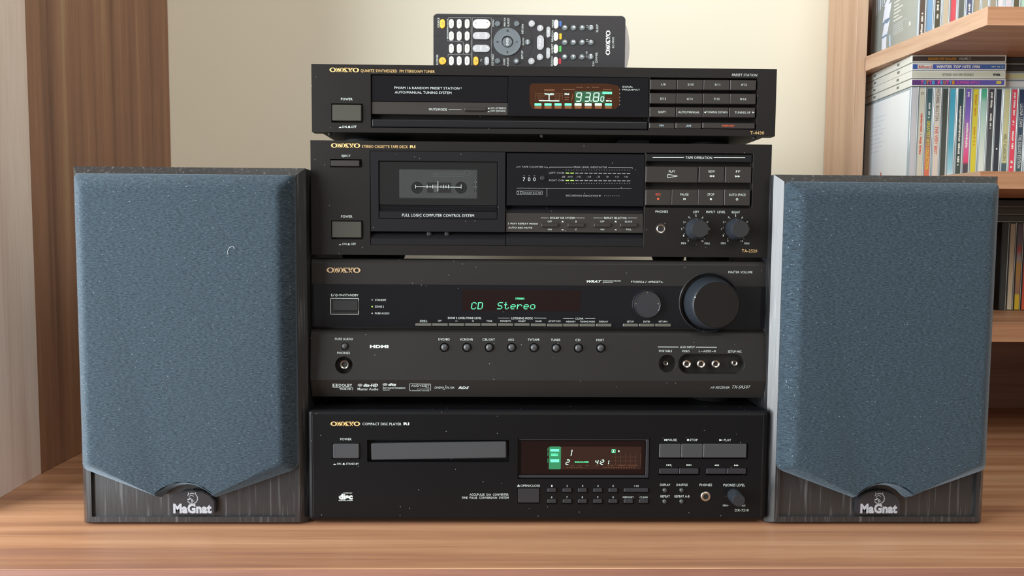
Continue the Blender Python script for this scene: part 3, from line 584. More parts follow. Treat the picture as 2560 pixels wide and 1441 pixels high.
add_box(cut, kx0, kx1, Y-30, Y+6, kz0, kz1)
cutbox(cut, Y, zr(DL, 258, 272, 628, 364), 5); cutbox(cut, Y, zr(DL, 272, 986, 638, 1202), 5)
carve('front_panel', bm, cut, M_FAS, tape, .35)
box_part('casing_front', X0+3, X1-3, Y+32, Y+34, Z0+4, Z1-1, M_DARK, tape)
box_part('casing', X0+3, X1-3, Y+34.1, Y+310, Z0+4, Z1-.4, M_SEL, tape, bev=1.5)
for nm, a, b_, c, d in (('casing_side', X0+3, X0+5, Z0+4, Z1-1), ('casing_side', X1-5, X1-3, Z0+4, Z1-1)): box_part(nm, a, b_, Y+8.1, Y+32, c, d, M_SEL, tape)
box_part('casing_top', X0+5, X1-5, Y+8.1, Y+32, Z1-2.4, Z1-.6, M_SEL, tape); box_part('casing_floor', X0+5, X1-5, Y+8.1, Y+32, Z0+4, Z0+6, M_SEL, tape)
feet(tape, ((-140, 800), (222, 800), (-140, 985), (222, 985)), zt-8.8, Z0+4, 22)
key(tape, 'eject_button', Y, zr(DL, 264, 283, 597, 353), 1.8, M_KEY); key(tape, 'power_button', Y, zr(DL, 280, 995, 620, 1182), 2.0, M_BTN)
# cassette door: frame, window, ribs, name strip
def pr_(v, x0, y0, x1, y1, Yp):
    r = zr(v, x0, y0, x1, y1); return P(r[0], (r[1]+r[3])/2, Yp)[0], P(r[2], (r[1]+r[3])/2, Yp)[0], P((r[0]+r[2])/2, r[3], Yp)[1], P((r[0]+r[2])/2, r[1], Yp)[1]
a = pr_(DL, 728, 180, 2294, 1116, Y); bm = bmesh.new(); add_box(bm, a[0], a[1], Y-.2, Y+3, a[2], a[3]); cut = bmesh.new(); w = pr_(DL, 822, 297, 2206, 966, Y); add_box(cut, w[0], w[1], Y-20, Y+20, w[2], w[3])
door = carve('cassette_door', bm, cut, M_PAN, tape, .4)
w = pr_(DL, 828, 302, 2200, 806, Y); box_part('door_window', w[0]+.2, w[1]-.2, Y+.1, Y+1.3, w[2], w[3], M_CLEAR, door, bev=.35)
for i in range(5): 
    q = pr_(DL, 828, 812+i*13, 2200, 822+i*13, Y); box_part('door_rib', q[0]+.2, q[1]-.2, Y+.8+i*.1, Y+2.6, q[2], q[3], M_PAN, door, bev=.2)
q = pr_(DL, 826, 879, 2200, 962, Y); box_part('door_strip', q[0]+.2, q[1]-.2, Y+.1, Y+2.4, q[2], q[3], M_PAN, door, bev=.3)
box_part('tape_well', x0+2, P(zp(DL, 2290, 0)[0], 500, Y)[0], Y+24, Y+26, z0+4, z1-2, M_PAN, tape)
q = pr_(DL, 730, 1132, 2294, 1200, Y)
def wedge(name, x0, x1, ya, za, yb, zb, yc, zc, m, parent, yback):
    bm = bmesh.new(); pf = [(ya, za), (yb, zb), (yc, zc), (yback, zc), (yback, za)]
    A = [bm.verts.new((x0, y, z)) for y, z in pf]; B = [bm.verts.new((x1, y, z)) for y, z in pf]; bm.faces.new(A); bm.faces.new(B[::-1])
    for i in range(5): bm.faces.new((A[i], B[i], B[(i+1) % 5], A[(i+1) % 5]))
    return link_mesh(name, bm, m, parent)
wedge('lower_trim', x0+.5, q[1], Y+5, q[3], Y+.2, q[2], Y, z0+.3, M_PAN, tape, Y+7.5)
for xx in (1410, 1617): p = P(*zp(DL, xx, 1136), Y+3); bm = bmesh.new(); add_lathe(bm, p[0], p[1], [(2.4, Y+6), (2.4, Y+3), (1.4, Y+2.4), (0, Y+2.4)], 14); link_mesh('door_screw', bm, M_DARK, tape)
# level display
q = pr_(DR, 98, 160, 1355, 642, Y); q = (q[0], x1-.4, q[2], q[3]-.2); box_part('level_display', q[0], q[1], Y-.3, Y+7, q[2], q[3], M_GLOSS, tape, bev=.4)
q = pr_(DR, 88, 648, 1352, 702, Y); wedge('display_sill', q[0], x1-.4, Y+6.4, q[3], Y+3, q[2], Y+3, q[2]-.2, M_PAN, tape, Y+7.5)
q = pr_(DR, 90, 707, 1350, 884, Y); box_part('selector_panel', q[0], x1-.4, Y+1.2, Y+7.5, q[2], q[3], M_KEY, tape, bev=.3)
for a, b_ in ((416, 568), (656, 808), (896, 1050), (1136, 1292)): key(tape, 'selector_button', Y+1.2, zr(DR, a, 799, b_, 834), 1.9, M_KEY, .5)
q = pr_(DR, 90, 890, 1350, 1004, Y); wedge('lower_trim', q[0]+.2, x1-.4, Y+5, q[3], Y+.2, q[3]-5, Y, z0+.3, M_PAN, tape, Y+7.5)
for n_, r in [('play_key', (1369, 281, 1846, 426)), ('rewind_key', (1854, 281, 2088, 427)), ('forward_key', (2094, 282, 2335, 429)), ('record_key', (1368, 490, 1601, 634)), ('pause_key', (1606, 490, 1841, 635)), ('stop_key', (1846, 490, 2081, 636)), ('auto_space_key', (2087, 490, 2324, 637))]: key(tape, n_, Y, zr(DR, *r), .6, M_KEY, .4, back=6)
r = zr(DR, 1372, 168, 2340, 236); key(tape, 'heading_plate', Y, r, .1, M_PAN, .3, back=6)
jack(tape, Y, DR, 1507, 850, 41, 29)
bm = bmesh.new(); p = P(*zp(DR, 1507, 850), Y); add_lathe(bm, p[0], p[1], [(51*Y/F/DR[2], Y+.1), (50*Y/F/DR[2], Y-.35), (42*Y/F/DR[2], Y-.35)], 36); link_mesh('socket_collar', bm, M_KNOB, tape)
for dx in (0, 363): knob(tape, Y, (1829+dx, 853+dx*.006), 99, (1866+dx, 850), 80, 15, M_KSIDE, M_KNOB, DR, .14, 'input_level_knob', 72)
I = Ink('lettering', tape, Y); T = I.text
I.logo(DL, 268, 87, 607, 138, M_GOLD); T(DL, 'STEREO CASSETTE TAPE DECK', 628, 108, 1162, 141, M_GOLD); T(DL, 'RI', 1185, 109, 1248, 142, M_GOLD, bold=.03)
T(DL, 'EJECT', 393, 220, 495, 251, M_WHITE); T(DL, 'POWER', 385, 924, 516, 952, M_WHITE); I.icon(DL, 357, 1256, 390, 1270, False, M_WHITE); T(DL, 'ON', 398, 1244, 448, 1269, M_WHITE); I.icon(DL, 457, 1250, 490, 1270, True, M_WHITE); T(DL, 'OFF', 500, 1244, 556, 1270, M_WHITE)
T(DL, 'FULL LOGIC COMPUTER CONTROL SYSTEM', 1095, 908, 1930, 940, M_WHITE)
T(DR, 'TAPE OPERATION', 1733, 188, 1975, 212, M_WHITE); I.line(DR, [(1432, 197), (1718, 197)], .45, M_WHITE); I.line(DR, [(1990, 198), (2277, 199)], .45, M_WHITE)
T(DR, 'PHONES', 1458, 682, 1572, 703, M_WHITE); T(DR, 'LEFT', 1803, 685, 1856, 706, M_WHITE); T(DR, 'INPUT  LEVEL', 1922, 685, 2098, 707, M_WHITE); T(DR, 'RIGHT', 2156, 688, 2230, 710, M_WHITE); T(DR, 'TA-2520', 2247, 1039, 2387, 1066, M_GOLD)
for dx in (0, 363):
    for s, x, y in (('0', 1757, 960), ('1', 1715, 912), ('2', 1697, 852), ('3', 1717, 790), ('4', 1762, 743), ('5', 1827, 725), ('6', 1890, 745), ('7', 1935, 790), ('8', 1950, 852), ('10', 1885, 962)): T(DR, s, x+dx-(5 if len(s) == 1 else 11), y-8, x+dx+(5 if len(s) == 1 else 11), y+8, M_WHITE if s != '8' else M_DIM)
    T(DR, 'MIN', 1693+dx, 973, 1735+dx, 991, M_WHITE); T(DR, 'MAX', 1907+dx, 974, 1955+dx, 992, M_WHITE)
    for a in range(-50, 231, 28): I.line(DR, [(1829+dx+110*math.cos(math.radians(a)), 853-110*math.sin(math.radians(a))), (1829+dx+120*math.cos(math.radians(a)), 853-120*math.sin(math.radians(a)))], .35, M_WHITE)
K = Ink('key_lettering', tape, Y-.6); T = K.text
T(DR, 'PLAY', 1580, 315, 1637, 336, M_WHITE); K.line(DR, [(1570, 352), (1570, 383), (1662, 367), (1570, 352)], .5, M_WHITE); T(DR, 'REW', 1943, 316, 2000, 336, M_WHITE); pair(K, DR, 1948, 358, 1995, 378, 'l', M_WHITE)
T(DR, 'FF', 2193, 317, 2232, 337, M_WHITE); pair(K, DR, 2186, 360, 2232, 380, 'r', M_WHITE); T(DR, 'REC', 1460, 525, 1505, 545, M_REDP); K.dot(DR, 1482, 576, 10, M_REDP)
T(DR, 'PAUSE', 1685, 526, 1760, 546, M_WHITE); K.rect(DR, 1712, 570, 1720, 586, M_WHITE); K.rect(DR, 1725, 570, 1733, 586, M_WHITE); T(DR, 'STOP', 1933, 526, 1995, 547, M_WHITE); K.rect(DR, 1956, 571, 1973, 588, M_WHITE)
T(DR, 'AUTO SPACE', 2128, 528, 2282, 549, M_WHITE); K.ring(DR, 2203, 581, 8, .6, M_WHITE)
K = Ink('selector_lettering', tape, Y+1.2); T = K.text
T(DR, '2 WAY REPEAT MODE', 108, 796, 382, 811, M_WHITE); T(DR, 'AUTO REC MUTE', 112, 833, 330, 848, M_WHITE); T(DR, 'DOLBY NR SYSTEM', 495, 742, 723, 760, M_WHITE); T(DR, 'REPEAT SELECTOR', 987, 743, 1195, 761, M_WHITE)
for a in ((410, 482), (733, 812), (890, 973), (1203, 1290)): K.rect(DR, a[0], 749, a[1], 751, M_WHITE)
for s, a, b_, y in (('OFF', 472, 510, 776), ('B', 726, 738, 776), ('ON', 474, 508, 849), ('C', 724, 738, 849), ('OFF', 952, 990, 776), ('BLOCK', 1180, 1247, 777), ('ON', 955, 988, 849), ('FULL', 1190, 1238, 849)): T(DR, s, a, y, b_, y+15, M_WHITE)
for x in (597, 1082): K.icon(DR, x, 778, x+24, 790, True, M_WHITE); K.icon(DR, x, 852, x+24, 863, False, M_WHITE)
K = Ink('display_lettering', tape, Y-.3, .12); T = K.text; G = M_DIM
T(DR, 'TAPE COUNTER', 235, 276, 430, 291, G); K.line(DR, [(190, 292), (190, 284), (225, 284)], .35, G); K.line(DR, [(437, 285), (470, 286), (470, 296)], .35, G)
T(DR, 'PEAK LEVEL INDICATOR', 712, 279, 1015, 295, G); K.line(DR, [(487, 296), (487, 286), (703, 286)], .35, G); K.line(DR, [(1025, 288), (1247, 290), (1247, 300)], .35, G)
for i in range(26): K.dot(DR, 642+i*23.2, 313, 3, G, 8); K.dot(DR, 642+i*23.2, 435, 3, G, 8)
for i in range(14):
    for y in (341, 408): K.rect(DR, 637+i*43, y-4+i*.3, 668+i*43, y+3+i*.3, M_LED if i < 2 else G)
T(DR, 'LEFT CH', 485, 331, 597, 347, G); K.tri(DR, 607, 331, 625, 347, 'r', G); T(DR, 'RIGHT CH', 485, 399, 600, 414, G); K.tri(DR, 607, 399, 625, 415, 'r', G)
for s, a, b_ in (('dB', 600, 632), ('-OO', 650, 700), ('-15', 730, 775), ('-10', 828, 868), ('-3', 915, 948), ('0', 1010, 1028), ('+3', 1087, 1120), ('+6', 1172, 1205)): T(DR, s, a, 367, b_, 382, G)
for s, a in (('7', 245), ('0', 292), ('0', 340)): T(DR, s, a, 380, a+22, 413, M_WHITE); K.rect(DR, a+4, 364, a+18, 367, G)
K.line(DR, [(190, 477), (1238, 482)], .3, G); K.line(DR, [(466, 480), (466, 556)], .3, G); K.frame(DR, 190, 503, 240, 538, 2.5, G); K.frame(DR, 247, 503, 425, 538, 2.5, G); T(DR, 'DOLBY B-C NR', 257, 513, 415, 529, G)
for sgn, cx in ((1, 195), (-1, 235)): K.ring(DR, cx, 520, 13, .35, G, 10, -90 if sgn > 0 else 90, 90 if sgn > 0 else 270)
T(DR, 'RECORDING INDICATOR', 640, 540, 935, 555, G); K.tri(DR, 943, 540, 963, 555, 'r', G)
for i in range(8): K.dot(DR, 993+i*18.7, 548, 3.4, G, 8)
p = P(*zp(DR, 425, 387), Y-.3); bm = bmesh.new(); add_lathe(bm, p[0], p[1], [(2.2, Y), (2.2, Y-2.2), (1.8, Y-2.6), (0, Y-2.6)], 20); link_mesh('counter_reset_button', bm, M_TINY, tape, smooth=True)
K = Ink('window_scale', tape, Y+.1, .1)
K.line(DL, [(1250, 590), (1780, 598)], .45, M_WHITE)
for x, h in ((1250, 22), (1385, 20), (1420, 12), (1450, 22), (1510, 62), (1545, 14), (1575, 22), (1603, 16), (1633, 24), (1780, 26)): K.line(DL, [(x, 592-h), (x, 592+h*.8)], .45, M_WHITE)
# the cassette inside
cas = thing('audio_cassette', 'grey audio cassette loaded behind the tape deck window', 'cassette', (20, 735, DESK+15))
YC = Y+6
q = pr_(DL, 1060, 390, 1970, 728, YC); qw = (q[1]-q[0])
M_CAS = mat('grey_cassette_shell', (.26, .25, .25), .4)
bm = bmesh.new(); add_box(bm, q[0], q[1], YC, YC+9, q[2], q[3], .5); cut = bmesh.new()
for x in (1270, 1780): cutcyl(cut, DL, x, 602, 68, 12, YC, 28)
carve('shell', bm, cut, M_CAS, cas, .2)
for x in (1270, 1780):
    p = P(*zp(DL, x, 602), YC+2); bm = bmesh.new(); add_lathe(bm, p[0], p[1], [(4.6, YC+7), (4.6, YC+1.5), (3.2, YC+1.5), (3.2, YC+7)], 24); hb = link_mesh('hub', bm, M_TINY, cas)
    for k in range(6): aa = k*math.pi/3+.3; bm = bmesh.new(); add_box(bm, p[0]+3.0*math.cos(aa)-.35, p[0]+3.0*math.cos(aa)+.35, YC+1.6, YC+6, p[1]+3.0*math.sin(aa)-.35, p[1]+3.0*math.sin(aa)+.35); link_mesh('hub_tooth', bm, M_GREY, hb)
q2 = pr_(DL, 1385, 540, 1665, 662, YC); box_part('tape_window', q2[0], q2[1], YC-.15, YC+.2, q2[2], q2[3], mat('smoky_window', (.06, .055, .06), .2), cas)
q2 = pr_(DL, 1460, 565, 1515, 655, YC); box_part('window_mark', q2[0], q2[1], YC-.3, YC-.1, q2[2], q2[3], mat('pale_mark', (.45, .45, .46), .4), cas)
K = Ink('cassette_print', cas, YC, .1)
for r in ((1925, 512, 1965, 560), (1925, 570, 1965, 615), (1932, 625, 1966, 650)): K.frame(DL, *r, 12, M_WHITE)
for y in (430, 450, 470, 700): K.line(DL, [(1450, y), (1810, y+2)], .25, M_WHITE)
K.ring(DL, 1850, 430, 34, .3, M_WHITE)

# ---- tuner (top)
Y = 720.5
tun = thing('tuner', 'slim black radio tuner with the lit frequency display, top unit of the stack', 'tuner', (40, 870, 362))
X0, X1, Z0, Z1 = -173.6, 261.4, DESK+97.1, DESK+159.5
bm = bmesh.new(); add_box(bm, X0, X1, Y, Y+12, Z0, Z1); cut = bmesh.new()
lx0 = P(*zp(TL, 670, 480), Y)[0]; lx1 = P(*zp(TR, 1192, 480), Y)[0]; lz1 = P(1270, 189.6, Y)[1]; lz0 = P(1270, 322.4, Y)[1]
rx1 = P(*zp(TR, 2320, 480), Y)[0]; rz1 = P(1760, zp(TR, 0, 230)[1], Y)[1]; rz0 = P(1760, zp(TR, 0, 768)[1], Y)[1]
add_box(cut, lx0, lx1-.6, Y-30, Y+9, lz0, lz1); add_box(cut, lx1+.2, rx1, Y-30, Y+9, rz0, rz1)
cutbox(cut, Y, zr(TL, 250, 508, 585, 712), 5)
carve('front_panel', bm, cut, M_FAS, tun, .35)
box_part('casing', X0+6, X1-6, Y+12.1, Y+300, Z0+.2, Z1-.4, M_SEL, tun, bev=1.2)
feet(tun, ((-135, 790), (216, 790), (-135, 985), (216, 985)), DESK+89.4, Z0+.2, 22)
box_part('foot_rail', 120, 150, 760, 800, DESK+90, Z0+.2, M_RUB, tun)
for px in (824, 1355, 1886): p = P(px, 340+(px-824)*.006, Y+3); bm = bmesh.new(); bmesh.ops.create_uvsphere(bm, u_segments=12, v_segments=8, radius=1.9); [setattr(v, 'co', v.co+Vector((p[0], Y+4, Z0-1.2))) for v in bm.verts]; link_mesh('front_stud', bm, M_RUB, tun, smooth=True)
key(tun, 'power_button', Y, zr(TL, 260, 520, 568, 690), 2.0, M_BTN)
q = pr_(TL, 676, 216, 2134, 486, Y); mx = q[1]; box_part('upper_plate', q[0], mx, Y+1.2, Y+9, q[2], lz1-.4, M_GLOSS, tun, bev=.3)
q = pr_(TL, 676, 490, 2132, 625, Y); box_part('mode_panel', q[0], mx, Y+1.2, Y+9, q[2], q[3], M_KEY, tun, bev=.3)
key(tun, 'mode_button', Y+1.2, zr(TL, 1670, 553, 1900, 585), 2.2, M_KEY, .4)
q = pr_(TD, 80, 172, 2448, 822, Y); box_part('display_window', mx+.3, lx1-.9, Y-.3, Y+9, q[2], lz1-.4, M_GLOSS, tun, bev=.4)
q = pr_(TL, 676, 662, 2500, 752, Y); box_part('lower_bar', lx0+.5, lx1-1.2, Y+.2, Y+9, lz0+.5, q[3]-1.5, M_PAN, tun, bev=1.3, seg=3)
for row, (y0, y1) in enumerate(((247, 353), (390, 500), (536, 640))):
    for c in range(4): key(tun, 'preset_key' if row < 2 else 'tuning_key', Y, zr(TR, (1200, 1197, 1193)[row]+c*(279.5, 279, 278)[row], y0+c*2, (1200, 1197, 1193)[row]+c*(279.5, 279, 278)[row]+(273), y1+c*2), .5, M_KEY, .4, back=8)
for n_, a, b_ in (('band_key', 1186, 1457), ('band_key', 1463, 1740), ('memory_key', 1746, 2300)): key(tun, n_, Y, zr(TR, a, 700, b_, 764), .5, M_KEY, .8, back=8)
I = Ink('lettering', tun, Y); T = I.text
I.logo(TL, 230, 126, 545, 173, M_GOLD); T(TL, 'QUARTZ SYNTHESIZED  FM STEREO/AM TUNER', 563, 147, 1352, 183, M_GOLD); T(TL, 'POWER', 352, 447, 475, 474, M_WHITE)
I.icon(TL, 328, 753, 360, 768, False, M_WHITE); T(TL, 'ON', 365, 744, 413, 769, M_WHITE); I.icon(TL, 422, 746, 455, 768, True, M_WHITE); T(TL, 'OFF', 460, 744, 517, 769, M_WHITE)
T(TR, 'PRESET STATION', 2055, 187, 2322, 214, M_WHITE, shear=.15); T(TR, 'T-4430', 2247, 792, 2393, 824, M_GOLD)
K = Ink('key_lettering', tun, Y-.5); T = K.text
for s, a, b_, y in (('1/9', 1315, 1358, 289), ('2/10', 1590, 1652, 289), ('3/11', 1875, 1930, 291), ('4/12', 2150, 2210, 292), ('5/13', 1303, 1362, 437), ('6/14', 1583, 1643, 439), ('7/15', 1868, 1925, 440), ('8/16', 2142, 2205, 441), ('SHIFT', 1283, 1362, 578), ('AUTO/MANUAL', 1493, 1715, 579), ('TUNING DOWN', 1787, 2007, 579), ('TUNING UP', 2085, 2250, 582)): T(TR, s, a, y, b_, y+23, M_WHITE)
K.tri(TR, 1759, 582, 1783, 601, 'l', M_WHITE); K.tri(TR, 2270, 583, 2292, 602, 'r', M_WHITE); T(TR, 'FM', 1297, 721, 1337, 743, M_BLUEP); T(TR, 'AM', 1575, 723, 1625, 746, M_BLUEP); T(TR, 'MEMORY', 1955, 723, 2083, 746, M_REDP)
K = Ink('plate_lettering', tun, Y+1.2); T = K.text
T(TL, 'FM/AM 16 RANDOM PRESET STATION', 922, 330, 1615, 356, M_WHITE); K.dot(TL, 1634, 342, 5, M_WHITE); T(TL, 'AUTO/MANUAL TUNING SYSTEM', 927, 378, 1530, 404, M_WHITE)
T(TL, 'MUTE/MODE', 1292, 559, 1482, 583, M_WHITE); K.rect(TL, 1502, 570, 1638, 573, M_WHITE); T(TL, 'ON (STEREO)', 1948, 549, 2112, 572, M_WHITE); T(TL, 'OFF (MONO)', 1948, 579, 2108, 602, M_WHITE); K.icon(TL, 1915, 552, 1941, 568, True, M_WHITE); K.icon(TL, 1915, 585, 1941, 600, False, M_WHITE)
D = Ink('display_readout', tun, Y-.3, .08); T = D.text
D.ppoly([zp(TD, *p) for p in ((430, 300), (480, 262), (1700, 262), (1900, 290), (1950, 340), (1950, 620), (1880, 690), (470, 690), (430, 600))], M_DISPT); D.lift = .16
D.rect(TD, 1190, 395, 1700, 590, mat('faint_green_backing', (.012, .075, .03), .3)); D.lift = .22
for x0, x1 in ((515, 630), (682, 800), (852, 968), (1022, 1138), (1190, 1305), (1360, 1475), (1530, 1645), (1700, 1815)):
    D.rect(TD, x0, 598, x1, 636, M_PALEG if 1100 < x0 < 1600 else M_GREEN); D.rect(TD, x0, 650, x1, 664, M_AMB); D.rect(TD, x0, 670, x1, 684, M_AMB)
T(TD, 'TUNED', 680, 430, 842, 458, M_PALEG, bold=.03); D.rect(TD, 753, 458, 766, 547, M_PALEG); D.rect(TD, 588, 545, 930, 561, M_PALEG); T(TD, 'FM', 1022, 430, 1096, 457, M_PALEG, bold=.03)
seven(D, TD, '9', 1212, 422, 1308, 562, 13, M_PALEG); seven(D, TD, '3', 1357, 422, 1455, 562, 13, M_PALEG); seven(D, TD, '8', 1500, 422, 1603, 562, 13, M_PALEG); seven(D, TD, '0', 1626, 487, 1683, 562, 10, M_PALEG); D.dot(TD, 1465, 557, 8, M_PALEG)
D.rect(TD, 1658, 403, 1818, 440, M_GREEN); D.lift = .28; T(TD, 'STEREO', 1668, 411, 1808, 432, M_DARK); D.lift = .22; T(TD, 'MHz', 1718, 541, 1815, 567, M_PALEG, bold=.02)
D.frame(TD, 675, 360, 850, 388, 4, M_AMB); D.rect(TD, 685, 368, 840, 380, M_AMBD); D.rect(TD, 990, 358, 1195, 370, M_AMBD); D.line(TD, [(1140, 550), (1162, 430)], .4, M_AMB)
for i in range(5): D.rect(TD, 530+i*12, 432+i*26, 700-i*8, 436+i*26, M_AMBD); D.rect(TD, 830+i*6, 432+i*26, 990-i*12, 436+i*26, M_AMBD)
for x in (525, 585, 870, 930, 985): D.rect(TD, x, 428, x+4, 545, M_AMBD)
for a in ((1215, 320, 1330, 332), (1385, 320, 1440, 332), (1480, 320, 1600, 332), (1665, 362, 1815, 374), (1022, 490, 1100, 500), (1022, 530, 1090, 540), (1735, 512, 1812, 522)): D.rect(TD, *a, M_AMBD)
T = Ink('window_lettering', tun, Y-.3); 
for y in (368, 433, 494, 555, 620): T.dot(TD, 1948, y, 7, M_DIM, 8)
T.text(TR, 'SIGNAL', 907, 316, 1017, 334, M_WHITE); T.text(TR, 'FREQUENCY', 907, 346, 1090, 365, M_WHITE)

# ---------------------------------------------------------------- remote control standing on its edge on the tuner
Y = 742.0
rem = thing('remote_control', 'long black remote control standing on its edge on top of the tuner', 'remote control', (60, 755, Z1))
ra = P(1083.5, 100, Y)[0]; rb = P(1563, 100, Y)[0]; rz1_ = P(1320, 37, Y)[1]; rz0_ = Z1-.3
M_RB = mat('gloss_black_remote', (.030, .029, .032), .2, coat=.3, dust=.3, vary=.2)
M_RS = mat('silver_remote_back', (.55, .54, .55), .35, metal=.3)
bm = bmesh.new(); add_prism(bm, stadium(ra, rz0_, rb, rz1_, 5, 3.2), Y, Y+11); bmesh.ops.bevel(bm, geom=[e for e in bm.edges if all(abs(v.co.y-Y) < .01 for v in e.verts)], offset=1.2, segments=2, affect='EDGES')
link_mesh('front_shell', bm, M_RB, rem)
bm = bmesh.new(); n = 12; pts = [(ra+1, rz0_), (rb-2, rz0_)]+[(rb+6.2*math.sin(math.pi*i/n)**.6, rz0_+(rz1_-2-rz0_)*i/n) for i in range(1, n)]+[(rb-3, rz1_-1), (ra+1, rz1_-1)]
add_prism(bm, pts, Y+11.1, Y+22); link_mesh('back_shell', bm, M_RS, rem)
M_RW = mat('white_rubber_key', (.72, .74, .66), .5); M_RG = mat('light_grey_rubber_key', (.36, .37, .38), .5); M_RD = mat('slate_grey_rubber_key', (.10, .12, .13), .45); M_RY = mat('amber_rubber_key', (.80, .42, .04), .45)
M_INKD = mat('dark_grey_print', (.16, .17, .17), .6)
def pill(v, x0, y0, x1, y1, m, out=1.5, name='key', rad=None):
    r = zr(v, x0, y0, x1, y1); a = P(r[0], r[1], Y-out); b_ = P(r[2], r[3], Y-out)
    bm = bmesh.new(); add_prism(bm, stadium(a[0], a[1], b_[0], b_[1], 5, rad), Y-out, Y+.5)
    bmesh.ops.bevel(bm, geom=[e for e in bm.edges if all(v_.co.y < Y-out+.01 for v_ in e.verts)], offset=.45, segments=2, affect='EDGES'); return link_mesh(name, bm, m, rem)
for cx in (617, 793, 972):
    for cy in (350, 628, 908, 1188): pill(RA, cx-52, cy-103, cx+52, cy+103, M_RW, name='input_key')
pill(RA, 360, 247, 470, 455, M_RY, name='power_key'); pill(RA, 337, 1104, 500, 1275, M_RY, name='power_key'); pill(RA, 1113, 1090, 1222, 1293, M_RY, name='power_key')
pill(RA, 1098, 250, 1495, 460, M_RW, name='volume_key'); pill(RA, 1098, 540, 1490, 705, M_RG, name='channel_key'); pill(RA, 1095, 828, 1487, 993, M_RG, name='volume_key'); pill(RA, 1362, 1092, 1465, 1290, M_RG, name='input_key')
for x, y in ((1660, 350), (2090, 350), (1657, 1190), (2080, 1193), (2335, 765)): pill(RA, x-63, y-63, x+63, y+63, M_RD, name='menu_key')
px_, pz_ = P(*zp(RA, 1878, 765), Y); k = Y/F/RA[2]
bm = bmesh.new(); add_lathe(bm, px_, pz_, [(306*k, Y+.3), (306*k, Y-.9), (298*k, Y-1.5), (200*k, Y-1.2), (128*k, Y-1.4), (124*k, Y+.3)], 56); link_mesh('direction_pad', bm, M_RD, rem, smooth=True)
pill(RA, 1768, 655, 1988, 875, M_RD, 2.0, 'enter_key')
for x, y in ((262, 340), (450, 440), (443, 1080), (255, 1172)): pill(RB, x-70, y-72, x+70, y+72, M_RG, name='skip_key')
pill(RB, 378, 598, 525, 925, M_RG, name='play_key'); pill(RB, 588, 405, 668, 650, M_RG, name='stop_key'); pill(RB, 583, 870, 663, 1115, M_RG, name='pause_key')
for a in ((757, 255, 845, 450), (750, 527, 840, 722), (750, 803, 838, 998), (745, 1075, 833, 1278)): pill(RB, *a, M_RW, name='mode_key')
for a, c in (((857, 285, 915, 405), (.06, .16, .50)), ((861, 562, 918, 692), (.72, .48, .02)), ((857, 838, 912, 968), (.08, .50, .10)), ((847, 1115, 905, 1240), (.50, .02, .05))): pill(RB, *a, mat('coloured_mark_%d' % a[1], c, .4), .25, 'colour_patch', .2)
NUM = ('369C', '2580', '147+')
for j, y in enumerate((432, 755, 1077)):
    for i, x in enumerate((992, 1183, 1377, 1570)): pill(RB, x-j*3-62, y-62, x-j*3+62, y+62, M_RD, name='number_key')
I = Ink('lettering', rem, Y); T = I.text; KQ = Ink('key_lettering', rem, Y-1.5); TK = KQ.text
for s, a in (('SOURCE', (303, 222, 350, 443)), ('RECEIVER', (277, 1045, 320, 1285)), ('MENU', (1535, 262, 1577, 418)), ('TOP MENU', (1530, 1045, 1572, 1310)), ('PREV CH', (1797, 225, 1838, 412)), ('PLAYLIST', (1880, 228, 1922, 412)), ('GUIDE', (1785, 1140, 1828, 1290)), ('PLAYLIST', (1868, 1120, 1910, 1310)), ('RETURN', (2198, 365, 2240, 578)), ('AUDIO', (2210, 670, 2253, 845)), ('SETUP', (2190, 960, 2232, 1148)), ('TV', (1270, 1147, 1312, 1208)), ('REMOTE MODE/INPUT SELECTOR', (516, 245, 548, 700))): T(RA, s, *a, M_WHITE, rot=90, bold=.01)
for s, a in (('MODE', (705, 265, 742, 432)), ('RANDOM', (694, 500, 736, 745)), ('REPEAT', (690, 797, 733, 1005)), ('SEARCH', (684, 1060, 724, 1285)), ('12', (1463, 378, 1503, 432)), ('11', (1457, 692, 1497, 740)), ('-/--10', (1450, 960, 1490, 1105)), ('SLEEP', (1680, 362, 1725, 537)), ('DIMMER', (1664, 980, 1710, 1203)), ('TUN', (1600, 1185, 1640, 1290)), ('RC-799M', (2035, 652, 2080, 885))): T(RB, s, *a, M_WHITE, rot=90, bold=.01)
M_WH2 = mat('bright_white_print', (.80, .82, .82), .5); I.logo(RB, 1893, 495, 1990, 1040, M_WH2, rot=90)
for l in ([(548, 245), (548, 215), (1055, 212), (1066, 1290)], [(1082, 1290), (1082, 590), (1090, 217), (1515, 222), (1517, 590), (1517, 1290)], [(535, 715), (535, 745), (862, 753), (885, 782), (885, 1037)], [(540, 1100), (542, 1045), (1060, 1042)]): I.line(RA, l, .3, M_DIM)
I.line(RM, [(105, 194), (1000, 196)]+[(1000+292*math.sin(math.radians(a)), 492-296*math.cos(math.radians(a))) for a in range(0, 161, 10)], .35, M_DARK)
for i, cx in enumerate((617, 793, 972)):
    for j, cy in enumerate((350, 628, 908, 1188)): TK(RA, (('PC', 'GAME', 'VCR', 'DVD'), ('CBL', 'FM', 'AUX', 'CD'), ('USB', 'NET', 'TUNER', 'TV'))[i][j], cx-20, cy-52, cx+20, cy+52, M_INKD, rot=90)
for x, y in ((415, 350), (418, 1188), (1168, 1190)): KQ.ring(RA, x, y, 22, .3, M_INKD, a0=220, a1=500); KQ.rect(RA, x-26, y-2, x-4, y+2, M_INKD)
